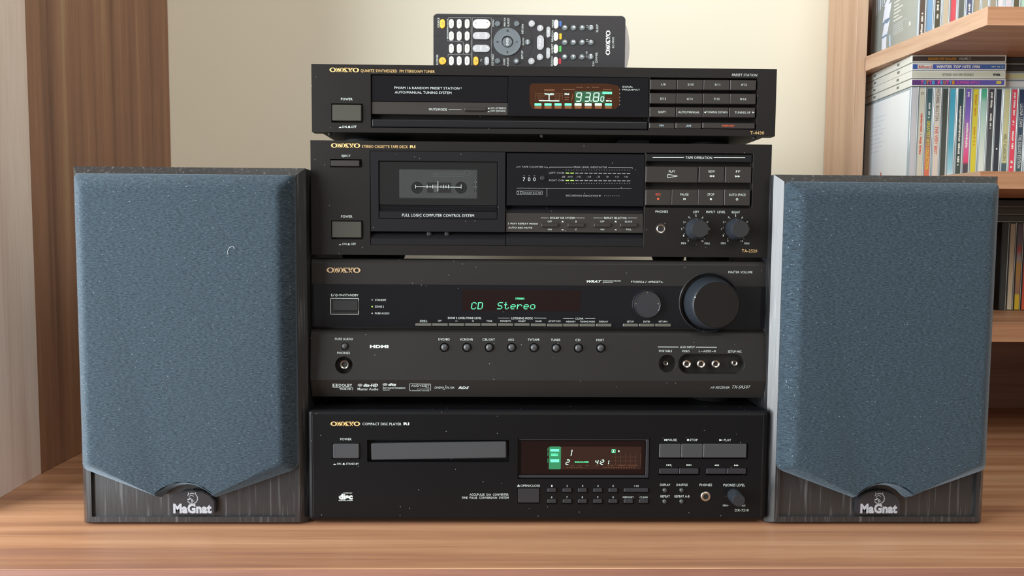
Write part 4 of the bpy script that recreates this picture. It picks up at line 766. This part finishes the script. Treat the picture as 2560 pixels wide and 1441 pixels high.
TK(RA, 'VOL', 1275, 275, 1320, 390, M_RG, rot=90); KQ.tri(RA, 1148, 318, 1180, 350, 'u', M_INKD); KQ.tri(RA, 1405, 318, 1437, 350, 'd', M_INKD); TK(RA, 'VOL', 1262, 850, 1308, 960, M_WH2, rot=90); KQ.tri(RA, 1130, 880, 1172, 920, 'u', M_WH2); KQ.tri(RA, 1400, 880, 1440, 920, 'd', M_WH2)
TK(RA, 'CH', 1178, 580, 1210, 650, M_WH2, rot=90); TK(RA, 'DISC', 1215, 565, 1248, 670, M_WH2, rot=90); TK(RA, '+', 1130, 600, 1155, 625, M_WH2); TK(RA, 'ALBUM', 1378, 560, 1410, 675, M_WH2, rot=90); KQ.rect(RA, 1435, 575, 1440, 640, M_WH2); TK(RA, 'INPUT', 1395, 1130, 1432, 1245, M_WH2, rot=90)
KQ.lift = .75; KQ.lift = .14
Q2 = Ink('enter_lettering', rem, Y-2.0); Q2.text(RA, 'ENTER', 1855, 680, 1902, 838, M_WH2, rot=90)
for a, d in (((1855, 480, 1905, 530), 'u'), ((1855, 975, 1892, 1030), 'd'), ((1615, 745, 1670, 780), 'l'), ((2075, 745, 2110, 780), 'r')): KQ.tri(RA, *a, d, M_DARK)
TK(RA, 'HOME', 2315, 715, 2355, 815, M_WH2, rot=90); KQ.ring(RA, 2080, 1193, 20, .5, M_WH2)
for j, y in enumerate((420, 740, 1065)):
    for i, x in enumerate((992, 1183, 1377, 1570)):
        s = NUM[j][i]; s = {'C': 'CLR', '+': '+10'}.get(s, s); hh = 24 if len(s) == 1 else 48; TK(RB, s, x-j*3-28, y-hh, x-j*3+30, y+hh, M_WH2, rot=90, bold=.03)
TK(RB, 'PLAY', 420, 672, 468, 840, M_WH2, rot=90); KQ.rect(RB, 615, 500, 640, 540, M_WH2); KQ.rect(RB, 600, 968, 640, 976, M_WH2); KQ.rect(RB, 600, 992, 640, 1000, M_WH2)
for x, y, d in ((262, 335, 'd'), (450, 435, 'd'), (443, 1075, 'u'), (255, 1170, 'u')): KQ.tri(RB, x-16, y-30, x+16, y, d, M_WH2); KQ.tri(RB, x-16, y, x+16, y+30, d, M_WH2)
for y, s in ((352, 'AUDIO'), (625, 'VIDEO'), (900, 'MUSIC'), (1175, 'MOVIE')): TK(RB, s, 778, y-60, 815, y+60, M_RG, rot=90)
# hole for the wrist strap
q = pr_(RA, 205, 598, 385, 655, Y); box_part('strap_slot', q[0], q[1], Y-.12, Y+.3, q[2]+1, q[3]-1, M_DARK, rem)

# ---------------------------------------------------------------- loudspeakers
def speaker(cx, Yf, w, h, label, m_txt):
    sp = thing('loudspeaker', label, 'speaker', (cx, Yf+120, 0), group='bookshelf speakers either side of the stack')
    hw = w/2
    bm = bmesh.new(); add_box(bm, cx-hw, cx+hw, Yf+8, Yf+265, .3, h, .3)
    link_mesh('cabinet', bm, M_ASH, sp)
    # chamfered front frame round a recessed baffle
    bm = bmesh.new(); c = 7.0; ob = [(-hw, .3), (hw, .3), (hw, h), (-hw, h)]
    def rect(i, zlo, zhi, y): return [bm.verts.new((cx+s*(hw-i), y, z)) for s, z in ((-1, zlo), (1, zlo), (1, zhi), (-1, zhi))]
    L = [rect(0, .3, h, Yf+8), rect(c, 3.2, h-c, Yf), rect(c+4.4, 8.3, h-c-4.4, Yf), rect(c+4.4, 8.3, h-c-4.4, Yf+3)]
    for A, B in zip(L, L[1:]):
        for i in range(4): bm.faces.new((A[i], A[(i+1) % 4], B[(i+1) % 4], B[i]))
    bm.faces.new(L[-1]); bm.faces.new(L[0][::-1]); link_mesh('front_frame', bm, M_ASH, sp)
    # cloth grille: shaped outline, puffed edges
    ou = [(-hw+c+.3, h-c-.4), (-hw+c+.3, 56), (-27, 29)]
    ou += [(-27+50*t, 29+12.5*math.sin(math.pi*t)**.8) for t in (.08, .18, .3, .4, .5, .6, .7, .82, .92)] + [(23, 29), (hw-c-.3, 56), (hw-c-.3, h-c-.4)]
    N0 = len(ou); V0 = [Vector(p) for p in ou]; n = N0-4+20
    def inset(d):
        q_ = []
        for i in range(N0):
            a, b_, q = V0[i-1], V0[(i+1) % N0], V0[i]; e1 = (q-a).normalized(); e2 = (b_-q).normalized()
            n1 = Vector((-e1.y, e1.x)); n2 = Vector((-e2.y, e2.x)); m = (n1+n2); m = m/max(m.length_squared/2, .7); q_.append(q+m*d*(1 if i < 2 or i > N0-3 else .42))
        out = []
        for i, q in enumerate(q_):               # round the corners a little
            if i in (0, 1, N0-2, N0-1):
                u1 = (q_[i-1]-q).normalized()*5; u2 = (q_[(i+1) % N0]-q).normalized()*5
                for t in (0, .25, .5, .75, 1): out.append(q+u1*(1-t)**2+u2*t**2)
            else: out.append(q)
        return out
    bm = bmesh.new(); rings = []
    for d, y in ((0, Yf+2.8), (0, Yf-5), (.6, Yf-6.5), (9.0, Yf-15), (10.6, Yf-16.3), (12.5, Yf-17.1), (14.5, Yf-17.4)):
        rings.append([bm.verts.new((cx+p.x, y, p.y)) for p in inset(d)])
    for A, B in zip(rings, rings[1:]):
        for i in range(n): bm.faces.new((A[i], A[(i+1) % n], B[(i+1) % n], B[i]))
    f = bm.faces.new(rings[-1]); bmesh.ops.triangulate(bm, faces=[f]); link_mesh('grille', bm, M_CLOTH, sp, smooth=True)
    # badge
    bm = bmesh.new(); bp = [(-21, 13), (-19.5, 11.3), (19.5, 11.3), (21, 13), (21, 24), (17, 29.5), (10, 33), (0, 34.6), (-10, 33), (-17, 29.5), (-21, 24)]
    add_prism(bm, [(cx+x, z) for x, z in bp], Yf-2.5, Yf+3.5); bmesh.ops.bevel(bm, geom=[e for e in bm.edges if all(v.co.y < Yf-2.4 for v in e.verts)], offset=.8, segments=2, affect='EDGES')
    bd = link_mesh('badge', bm, mat('badge_black', (.02, .02, .024), .3), sp)
    K = Ink('badge_lettering', bd, Yf-2.5, .2)
    TEXTS.append((K, 'MaGnat', (cx, 17.2), 35.5, 9.6, m_txt, 0, 0, .05))
    Q = Ink('badge_emblem', bd, Yf-2.5, .2)            # a dog's head inside a spiked collar ring
    def rg(r, t, a0, a1, ox=0, oz=26.8, k=22):
        p = [(cx+ox+r*math.cos(math.radians(a0+(a1-a0)*i/k)), oz+r*math.sin(math.radians(a0+(a1-a0)*i/k))) for i in range(k+1)]
        for (x0, z0), (x1, z1) in zip(p, p[1:]):
            l = math.hypot(x1-x0, z1-z0); nx, nz = -(z1-z0)/l*t/2, (x1-x0)/l*t/2; Q.poly([(x0+nx, z0+nz), (x1+nx, z1+nz), (x1-nx, z1-nz), (x0-nx, z0-nz)], m_txt)
    rg(4.9, .7, -150, 150); rg(2.2, .45, 20, 200, -.6, 27.6, 10); rg(1.6, .45, 180, 330, .4, 25.6, 8)
    for a in range(-140, 150, 20): Q.poly([(cx+5.0*math.cos(math.radians(a-5)), 26.8+5.0*math.sin(math.radians(a-5))), (cx+5.9*math.cos(math.radians(a)), 26.8+5.9*math.sin(math.radians(a))), (cx+5.0*math.cos(math.radians(a+5)), 26.8+5.0*math.sin(math.radians(a+5)))], m_txt)
    for sx in (-2.6, 2.4): Q.poly([(cx+sx-1, 30.6), (cx+sx+1, 30.6), (cx+sx*1.5, 33)], m_txt)
    Q.poly([(cx-4.6, 26), (cx-1.2, 27.3), (cx-.6, 26.5), (cx-4.2, 24.9)], m_txt); Q.poly([(cx-1, 25.8), (cx+.4, 26.2), (cx+.2, 23), (cx-.6, 22.6)], m_txt)
    return sp
M_MAG = mat('silver_badge_print', (.34, .35, .38), .4)
xl = P(197, 1308, 711)[0]; s1 = speaker(-283.5, 703, 212, 334.5, 'left black ash bookshelf speaker with blue-black cloth grille and a white thread on it', M_MAG)
s2 = speaker(364.0, 703, 212, 332.5, 'right black ash bookshelf speaker, darker cloth, in front of the disc shelves', M_MAG)
# loose thread caught on the left grille
cu = [(570, 637), (569, 628), (574, 619), (582, 616), (587, 622)]; bm = bmesh.new(); prev = None
Yt = 703-17.8
pp = [Vector((P(x, y, Yt)[0], Yt, P(x, y, Yt)[1])) for x, y in cu]
for a, b_ in zip(pp, pp[1:]):
    d = (b_-a).normalized(); nn = Vector((-d.z, 0, d.x))*.16; y2 = Vector((0, .28, 0))
    q = [bm.verts.new(v) for v in (a+nn, a-nn, a-nn+y2, a+nn+y2, b_+nn, b_-nn, b_-nn+y2, b_+nn+y2)]
    for f in ((0, 1, 5, 4), (1, 2, 6, 5), (2, 3, 7, 6), (3, 0, 4, 7)): bm.faces.new([q[i] for i in f])
tag(link_mesh('thread', bm, mat('grey_thread', (.45, .48, .5), .8)), 'short pale thread stuck to the left speaker grille', 'thread')

# ---------------------------------------------------------------- disc shelves on the right
M_SH = wood('shelf_laminate', [(150, 104, 78), (172, 124, 90), (188, 142, 108), (198, 156, 122)], 0, rough=.45, streak=30)
M_SHV = wood('shelf_upright_laminate', [(176, 142, 116), (196, 162, 134), (204, 172, 144)], 2, rough=.45, streak=26, fine=.25)
shf = thing('wall_shelf', 'wooden shelf unit at the right holding rows of compact discs', 'shelf', (720, 1050, 0))
ZB = [(DESK+247.2, DESK+268.4), (DESK+60.5, DESK+81.0), (DESK-119, DESK-98.4)]
for zlo, zhi in ZB:
    bm = bmesh.new(); pl = [(560.5, 880), (1000, 880), (1000, 1204), (541, 1204), (541, 1124), (538.5, 1124)]
    A = [bm.verts.new((x, y, zlo)) for x, y in pl]; B = [bm.verts.new((x, y, zhi)) for x, y in pl]; bm.faces.new(A); bm.faces.new(B[::-1])
    for i in range(len(pl)): bm.faces.new((A[i], B[i], B[(i+1) % len(pl)], A[(i+1) % len(pl)]))
    bmesh.ops.bevel(bm, geom=list(bm.edges), offset=.4, segments=1, affect='EDGES'); sb = link_mesh('shelf_board', bm, M_SH, shf)
    bm = bmesh.new(); pl = [(560.6, 880.4), (560.2, 880.4), (538.1, 1123.8), (538.5, 1123.8)]
    A = [bm.verts.new((x, y, zlo+.3)) for x, y in pl]; B = [bm.verts.new((x, y, zhi-.3)) for x, y in pl]; bm.faces.new(A); bm.faces.new(B[::-1])
    for i in range(4): bm.faces.new((A[i], B[i], B[(i+1) % 4], A[(i+1) % 4]))
    link_mesh('edge_band', bm, wood('shelf_edge_band', [(184, 148, 122), (202, 166, 138), (208, 176, 148)], 1, rough=.45, streak=40, fine=.2), sb)
box_part('side_panel', 524, 540.8, 1126, 1224, .3, 760, M_SHV, shf, bev=.4)
box_part('back_panel', 541, 1000, 1206, 1224, .3, 760, wood('shelf_back_shaded_laminate', [(110, 78, 62), (132, 96, 76), (140, 104, 84)], 0, rough=.5, streak=12), shf)  # back panel: darker copy of the shelf wood, its shade put into the colour
box_part('end_panel', 1000, 1018, 880, 1224, .3, 760, M_SHV, shf)

def grad(name, stops, z0=-62.5, z1=62.5, axis=2):
    """printed card whose colour changes along its length"""
    if len(stops) == 1: return mat(name, srgb(*stops[0][1]), .45)
    m = bpy.data.materials.new(name); m.use_nodes = True; nt = m.node_tree; N = nt.nodes; b = N['Principled BSDF']; b.inputs['Roughness'].default_value = .45
    tc = N.new('ShaderNodeTexCoord'); sx = N.new('ShaderNodeSeparateXYZ'); nt.links.new(tc.outputs['Generated'], sx.inputs[0])
    cr = N.new('ShaderNodeValToRGB'); nt.links.new(sx.outputs[axis], cr.inputs[0])
    while len(cr.color_ramp.elements) < len(stops): cr.color_ramp.elements.new(.5)
    for e, (p, c) in zip(cr.color_ramp.elements, stops): e.position = p; e.color = (*srgb(*c), 1)
    nt.links.new(cr.outputs[0], b.inputs['Base Color']); return m
M_CASE = mat('clear_case_plastic', srgb(165, 180, 188), .12, coat=.6)
M_CASEW = mat('frosted_case_plastic', srgb(226, 228, 220), .25, coat=.4)
M_CASEK = mat('black_case_tray', srgb(34, 36, 34), .3)
TH = 10.35
class LocalInk(Ink):
    def __init__(self, name, parent, y): super().__init__(name, parent, y, .12); self.local = True
def cd_proto():
    """one jewel case standing up: spine faces -y, origin at its lower front left corner"""
    t = thing('compact_disc', 'x', 'compact disc', (0, 0, 0))
    box_part('case', .25, TH-.25, 0, 142, 0, 124.6, M_CASE, t, bev=.5, local=True)
    box_part('spine_card', 1.9, TH-1.9, -.12, .5, 1.2, 122.6, M_CASE, t, local=True)
    box_part('case_lid', TH-.95, TH-.35, -.35, 141, .4, 124.2, M_CASEW, t, bev=.15, local=True)
    return t
proto = cd_proto(); first = [True]
def put_disc(x, y, z, rz, label, cardmat, group, flat=False, case=None):
    """copies the first case with its three parts; the first call uses it itself"""
    if first[0]: t = proto; first[0] = False
    else:
        t = proto.copy(); C.objects.link(t)
        for ch in proto_parts:
            c = ch.copy(); C.objects.link(c); c.parent = t
    parts = list(proto_parts) if t is proto else [o_ for o_ in bpy.data.objects if o_.parent == t]
    for c in parts:
        if c.name.startswith('spine_card'):
            c.data = c.data.copy(); c.data.materials.clear(); c.data.materials.append(cardmat)
        if case and c.name.startswith('case') and not c.name.startswith('case_lid'):
            c.data = c.data.copy(); c.data.materials.clear(); c.data.materials.append(case)
    t.location = Vector((x, y, z))/1000; t.rotation_euler = (0, math.radians(90) if flat else 0, rz)
    t['label'] = label; t['category'] = 'compact disc'; t['group'] = group; return t
proto_parts = [o_ for o_ in bpy.data.objects if o_.parent == proto]
RZ = math.radians(-2.6)
def spine_text(t, s, a0, a1, m, xc=TH/2, wd=4.2, bold=0, flat=False):
    """text down the spine between fractions a0 (top) and a1 of its length"""
    I = LocalInk('spine_lettering', t, -.12); zt_ = 124.6*(1-a0); zb_ = 124.6*(1-a1)
    if s.startswith('#'): marks(I, a0, a1, m)
    else: TEXTS.append((I, s, (xc, (zt_+zb_)/2), wd, zt_-zb_, m, -90, 0, bold))
    return I
def marks(I, a0, a1, m, wd=2.7, rot=-90, seed=0):
    rnd = random.Random(seed+int(a0*1000)); p = a0
    while p < a1-.008:
        l = rnd.choice((.012, .016, .02))
        if rnd.random() > .18:
            x = TH/2+rnd.uniform(-.3, .3); h = wd/2*rnd.uniform(.65, 1)
            if rot == -90: z0, z1 = 124.6*(1-p), 124.6*(1-p-l*.8)
            else: z0, z1 = 124.6*p, 124.6*(p+l*.8)
            I.poly([(x-h, z0), (x+h, z0), (x+h, z1), (x-h, z1)], m)
        p += l
M_SW = mat('spine_white', srgb(225, 225, 215), .5); M_SK = mat('spine_dark', srgb(50, 55, 60), .5); M_SR = mat('spine_red', srgb(205, 90, 75), .5); M_SY = mat('spine_yellow', srgb(215, 195, 70), .5); M_SO = mat('spine_orange', srgb(205, 140, 40), .5); M_SP = mat('spine_pink', srgb(230, 90, 160), .5)
mid = [  # label, colour stops bottom->top, lettering
 ('compact disc with a plain light grey spine, beside the white back cover', [(0, (190, 190, 196)), (1, (205, 205, 208))], []),
 ('compact disc with a pale cream spine and small ring mark near its top', [(0, (200, 198, 180)), (1, (214, 212, 192))], [('O', .055, .085, M_SK, 0), ('#', .28, .72, M_SR, 0)]),
 ('compact disc with a teal spine turning orange at the bottom', [(0, (214, 112, 84)), (.3, (196, 120, 90)), (.55, (80, 118, 112)), (1, (62, 96, 106))], [('#', .17, .34, M_SW, .05), ('GREATEST HITS COLLECTION', .36, .88, M_SY, .03)]),
 ('compact disc with a pinkish cream spine lettered in grey and red', [(0, (212, 200, 188)), (1, (220, 212, 196))], [('MICHAEL BOLTON', .02, .36, M_SK, 0), ('THE VERY BEST', .42, .72, M_SR, .02)]),
 ('compact disc with a plain charcoal green spine', [(0, (66, 72, 66)), (1, (72, 78, 72))], []),
 ('compact disc with a sky blue spine fading to white at the bottom', [(0, (225, 228, 226)), (.12, (150, 200, 214)), (.4, (80, 166, 190)), (1, (74, 178, 208))], []),
 ('compact disc with a dark teal spine lettered in white, right of the sky blue one', [(0, (66, 78, 70)), (1, (52, 80, 86))], [('#', .2, .5, M_SW, .02), ('#', .5, .84, M_SW, .02)]),
 ('compact disc with a purple spine turning pink', [(0, (70, 70, 76)), (.17, (80, 70, 80)), (.2, (214, 70, 110)), (.45, (210, 110, 170)), (.7, (130, 104, 190)), (1, (112, 92, 178))], [('#', .05, .1, M_SW, .2), ('#', .38, .66, M_SW, .04)]),
 ('compact disc with a bright yellow spine', [(0, (206, 194, 52)), (1, (216, 204, 64))], [('#', .08, .3, M_SO, 0), ('#', .42, .62, M_SO, 0)]),
 ('compact disc with a pale mint spine, green at the top', [(0, (222, 226, 216)), (.4, (196, 212, 200)), (.85, (166, 206, 188)), (.92, (84, 180, 142)), (1, (70, 170, 130))], []),
 ('compact disc with a dark slate spine lettered in grey', [(0, (120, 110, 96)), (.12, (72, 78, 80)), (1, (66, 60, 66))], [('#', .05, .22, M_SW, 0), ('#', .24, .46, M_SW, 0)]),
 ('compact disc with an almost black navy spine', [(0, (42, 48, 58)), (1, (46, 54, 66))], [('#', .63, .68, M_SW, 0)]),
 ('compact disc with a khaki spine, dark teal at the foot', [(0, (70, 92, 96)), (.18, (72, 92, 98)), (.2, (190, 188, 140)), (1, (196, 196, 148))], [('KELLY CLARKSON', .5, .78, M_SK, 0)]),
 ('compact disc with a bright red spine', [(0, (212, 66, 88)), (1, (218, 74, 96))], [('#', .05, .3, M_SW, 0), ('#', .33, .66, M_SW, 0), ('#', .78, .86, M_SW, .05)]),
 ('compact disc with a dark navy spine lettered in white, right of the red one', [(0, (64, 88, 94)), (1, (40, 54, 88))], [('LEONA LEWIS', .17, .42, M_SW, 0), ('THE DELUXE EDITION', .5, .86, M_SW, 0)]),
 ('compact disc with a pale lilac spine near the right edge', [(0, (190, 186, 200)), (1, (150, 166, 205))], []),
 ('compact disc with a lime green spine at the right edge of the middle shelf', [(0, (150, 185, 60)), (1, (130, 165, 70))], []),
]
x = 553.3; YS = 1024; zb = ZB[1][1]+.1
for i, (lab, st, tx) in enumerate(mid):
    t = put_disc(x, YS+(i*37 % 3)*.5, zb, RZ, lab, grad('spine_%d' % i, st), 'compact discs standing on the middle shelf')
    for s, a0, a1, m, bo in tx: spine_text(t, s, a0, a1, m, bold=bo)
    x += TH+.12
# back covers (inlay cards) seen on the left sides
def side_card(t, m): return box_part('back_cover', -.05, .25, 4, 137, 3, 121, m, t, local=True)
disc_mid0 = proto
side_card(disc_mid0, mat('white_inlay', srgb(238, 244, 248), .3, coat=.5))
def side_ink(t):          # lettering on the left side of a case: y runs to the viewer's left
    return t
def side_rect(t, y0, y1, z0, z1, m, name, tk=.06, sh=0):
    bm = bmesh.new(); q = [(y0, z0), (y1, z0), (y1+sh, z1), (y0+sh, z1)]
    A = [bm.verts.new((-.05-tk, y, z)) for y, z in q]; B = [bm.verts.new((-.05, y, z)) for y, z in q]; bm.faces.new(A); bm.faces.new(B[::-1])
    for i in range(4): bm.faces.new((A[i], B[i], B[(i+1) % 4], A[(i+1) % 4]))
    return link_mesh(name, bm, m, t, local=True)
for i in range(12): side_rect(disc_mid0, 112-i*1.5, 112.6-i*1.5-(i % 3)*.3, 8, 16, mat('barcode_grey', srgb(150, 155, 165), .5), 'barcode_bar')
for i in range(9): side_rect(disc_mid0, 70+(i*7) % 20, 118, 98-i*6.2, 99-i*6.2, mat('faint_grey_print', srgb(205, 212, 220), .5), 'title_line')
side_rect(disc_mid0, 78, 81, 12, 17, M_SR, 'red_mark')
top = [
 ('compact disc with a dark brown spine, first spine of the top shelf', [(0, (88, 70, 60)), (1, (92, 78, 68))], [('#', .74, .98, M_SW, 0)]),
 ('compact disc with a light blue spine on the top shelf', [(0, (120, 162, 200)), (1, (128, 170, 205))], []),
 ('compact disc with a dark olive spine lettered in white on the top shelf', [(0, (76, 72, 52)), (1, (80, 70, 56))], [('#', .62, .8, M_SW, .04), ('#', .88, .96, M_SW, .03)]),
 ('compact disc with a tan spine left of the red one on the top shelf', [(0, (196, 186, 160)), (1, (188, 170, 150))], []),
 ('compact disc with a red spine on the top shelf', [(0, (214, 80, 92)), (1, (214, 80, 92))], []),
 ('compact disc with a grey green spine right of the red one on the top shelf', [(0, (92, 96, 90)), (1, (110, 116, 106))], []),
 ('compact disc with a slate blue spine and white handwriting on the top shelf', [(0, (88, 96, 124)), (1, (86, 92, 124))], [('#', .64, .9, M_SW, .02)]),
 ('compact disc with a tan brown spine right of the slate blue one', [(0, (170, 156, 128)), (1, (160, 146, 120))], []),
 ('compact disc with a sage spine on the top shelf', [(0, (168, 172, 146)), (1, (176, 150, 130))], []),
 ('compact disc with a taupe spine on the top shelf above the board corner', [(0, (156, 146, 126)), (1, (160, 150, 128))], []),
 ('compact disc with a white spine on the top shelf', [(0, (216, 214, 218)), (1, (222, 220, 222))], []),
 ('compact disc with a lilac white spine on the top shelf', [(0, (210, 200, 206)), (1, (214, 206, 212))], []),
 ('compact disc with a dark olive spine near the mint one on the top shelf', [(0, (84, 76, 50)), (1, (90, 84, 60))], []),
 ('compact disc with a mint green spine on the top shelf', [(0, (170, 204, 182)), (1, (176, 210, 190))], []),
 ('compact disc with a dark plum spine at the right edge of the top shelf', [(0, (84, 66, 76)), (1, (90, 70, 80))], []),
]
x = 555.5; zb = ZB[0][1]+.1; t0 = None
for i, (lab, st, tx) in enumerate(top):
    t = put_disc(x, YS-6+(i*29 % 3)*.5, zb, RZ, lab, grad('top_spine_%d' % i, st), 'compact discs standing on the top shelf')
    if t0 is None: t0 = t
    for s, a0, a1, m, bo in tx: spine_text(t, s, a0, a1, m, bold=bo)
    x += TH+.12
side_card(t0, mat('grey_inlay', srgb(160, 166, 160), .3, coat=.5))
MA, MB_, MC = mat('art_pale_blue', srgb(190, 210, 235), .4), mat('art_white', srgb(232, 236, 246), .4), mat('art_blue', srgb(120, 150, 180), .4)
for i in range(8): side_rect(t0, 132-i*6.6, 134-i*6.6, 62+i*2.5, 119, (MA, MB_)[i % 2], 'art_stripe', sh=-2)
for r in ((88, 104, 28, 46, MB_, -6), (84, 104, 48, 70, MB_, -6), (88, 102, 70, 80, MB_, -14), (90, 104, 6, 26, MB_, 0), (86, 104, 44, 50, MC, -5), (90, 106, 25, 30, MC, -6), (76, 80, 8, 24, MA, 2)): side_rect(t0, *r[:4], r[4], 'art_shape', .07, r[5])
for i in range(13): side_rect(t0, 58-(i*11 % 17), 70, 100-i*5, 101.6-i*5, M_SW, 'title_line')
for i in range(6): side_rect(t0, 30+(i*13) % 14, 70, 34-i*2.6, 34.9-i*2.6, mat('inlay_small_print', srgb(190, 196, 196), .5), 'small_print')
side_rect(t0, 20, 24, 22, 27, M_SW, 'label_mark')
# flat stacks above the middle row
zt_ = ZB[1][1]+.1+124.7
def flat_disc(x, y, z, lab, m, grp, case=None):
    t = put_disc(x, y, z+TH, RZ, lab, m, grp, flat=True, case=case); return t
cols = [('compact disc with a violet spine and bright lettering, lowest of its flat stack', [(0, (98, 60, 120)), (.5, (104, 70, 150)), (1, (92, 96, 170))]), ('compact disc with a cream white spine in the flat stack, third from the top', [(0, (214, 214, 196)), (1, (206, 210, 190))]), ('compact disc with a bright blue spine lettered in white in the flat stack', [(0, (70, 100, 170)), (.5, (76, 90, 172)), (1, (70, 110, 160))]), ('compact disc with a dark brown spine and orange lettering, topmost of the flat stack', [(0, (70, 58, 50)), (1, (78, 66, 60))])]
def flat_text(t, s, a0, a1, m, wd=4.6, bold=0, shear=0):
    """the case lies on its side: its length runs to the right, so the text must be turned upright"""
    I = LocalInk('spine_lettering', t, -.12); za, zc = 124.6*a0, 124.6*a1
    TEXTS.append((I, s, (TH/2, (za+zc)/2), wd, zc-za, m, 90 if False else 90, shear, bold)); return I
for k, (lab, st) in enumerate(cols):
    t = flat_disc(552.6-(k % 2)*.6, YS-1, zt_+k*(TH+.05), lab, grad('flat_%d' % k, st), 'compact discs lying flat above the middle row', M_CASEW)
    if k == 3: flat_text(t, 'GOLDEN POP BALLADS', .17, .47, M_SO, 3.4, .03); flat_text(t, 'VOLUME 12', .5, .62, M_SW, 3.2)
    if k == 2:
        b_ = box_part('label_patch', 2.2, 7.8, -.2, -.1, 124.6*.06, 124.6*.22, M_SW, t, local=True); i_ = flat_text(t, 'Billboard', .07, .21, M_SR, 3.6, .02); i_.lift = .25; flat_text(t, 'WINTER TOP HITS 1996', .26, .72, M_SW, 4.0, .05, .2); marks(i_, .84, .96, M_SW, 1.4, 90)
    if k == 1: flat_text(t, 'HIT BANK 14-IN-ONE ORIGINALS', .33, .66, M_SK, 3.4); flat_text(t, 'wea', .86, .94, M_SK, 3.2, .04)
    if k == 0:
        for j, c in enumerate('TUTTI FRUTTI'):
            if c != ' ': flat_text(t, c, .1+j*.03, .127+j*.03, (M_SP, mat('spine_cyan', srgb(80, 170, 220), .5), M_SO)[j % 3], 5, .06)
        flat_text(t, 'SUMMER HITS 2', .48, .72, M_SP, 4, .0, .2); box_part('label_patch', 3, 7, -.2, -.1, 124.6*.9, 124.6*.95, M_SY, t, local=True)
    # notches in the tray edge on the left end
    for yy in (34, 106): box_part('hinge_notch', 3.2, 6.6, yy, yy+7, -.06, .2, mat('notch_grey', srgb(120, 124, 120), .5), t, local=True)
cols2 = [('compact disc with a plain white spine, lowest of the flat stack at the right edge', (208, 210, 208), M_CASE), ('compact disc with a pale olive spine in the flat stack at the right edge', (190, 188, 142), M_CASE), ('compact disc with a black spine at the right edge, second from the top', (44, 42, 42), M_CASEK), ('compact disc with a black spine, topmost of the flat stack at the right edge', (38, 38, 38), M_CASEK)]
for k, (lab, c, cs) in enumerate(cols2): flat_disc(678.6+(3-k)*-.8+2.4, YS+3, zt_+k*(TH+.05), lab, mat('flat_card_%d' % k, srgb(*c), .45), 'compact discs lying flat at the right edge', cs)
# lowest shelf: upright row and a dark flat stack
low = [('compact disc with a black spine behind the right speaker on the lowest shelf', [(0, (48, 52, 50)), (1, (54, 56, 54))]), ('compact disc with a cream spine on the lowest shelf', [(0, (200, 192, 168)), (.5, (190, 170, 140)), (1, (184, 174, 150))]), ('compact disc with a grey spine ending in yellow on the lowest shelf', [(0, (206, 176, 40)), (.17, (206, 176, 40)), (.19, (150, 110, 90)), (.52, (186, 140, 60)), (.6, (150, 150, 150)), (.7, (170, 70, 60)), (.78, (110, 96, 110)), (1, (92, 80, 100))]), ('compact disc with a blue spine turning orange red on the lowest shelf', [(0, (210, 90, 50)), (.3, (196, 74, 60)), (.58, (196, 70, 64)), (.66, (60, 80, 110)), (1, (54, 80, 110))]), ('compact disc with a mint spine at the right edge of the lowest shelf', [(0, (170, 196, 180)), (1, (120, 150, 140))])]
x = P(2499, 700, 1061)[0]; zb = ZB[2][1]+.1
for i, (lab, st) in enumerate(low): put_disc(x, 1061, zb, 0, lab, grad('low_%d' % i, st), 'compact discs standing on the lowest shelf', case=M_CASEK); x += TH+.1
xq = P(2499, 700, 1061)[0]
for k, (c, lab) in enumerate((((70, 72, 68), 'compact disc with a dark grey spine, lowest of the dark stack'), ((74, 74, 70), 'compact disc with a dark grey spine in the dark flat stack, second from the bottom'), ((60, 54, 54), 'compact disc with a charcoal spine in the dark flat stack, second from the top'), ((92, 60, 56), 'compact disc with a dark red spine, topmost of the dark flat stack on the lowest shelf'))):
    t = flat_disc(xq-8, 1061, zb+124.8+k*(TH-2.1) if False else zb+124.8+k*(TH+.05), lab, mat('lowflat_%d' % k, srgb(*c), .45), 'dark compact discs lying flat on the lowest shelf', M_CASEK) if zb+124.8+(k+1)*(TH+.05) < ZB[1][0] else None

# ---------------------------------------------------------------- lettering is built last
flush_texts()
for i_ in INKS: i_.build()
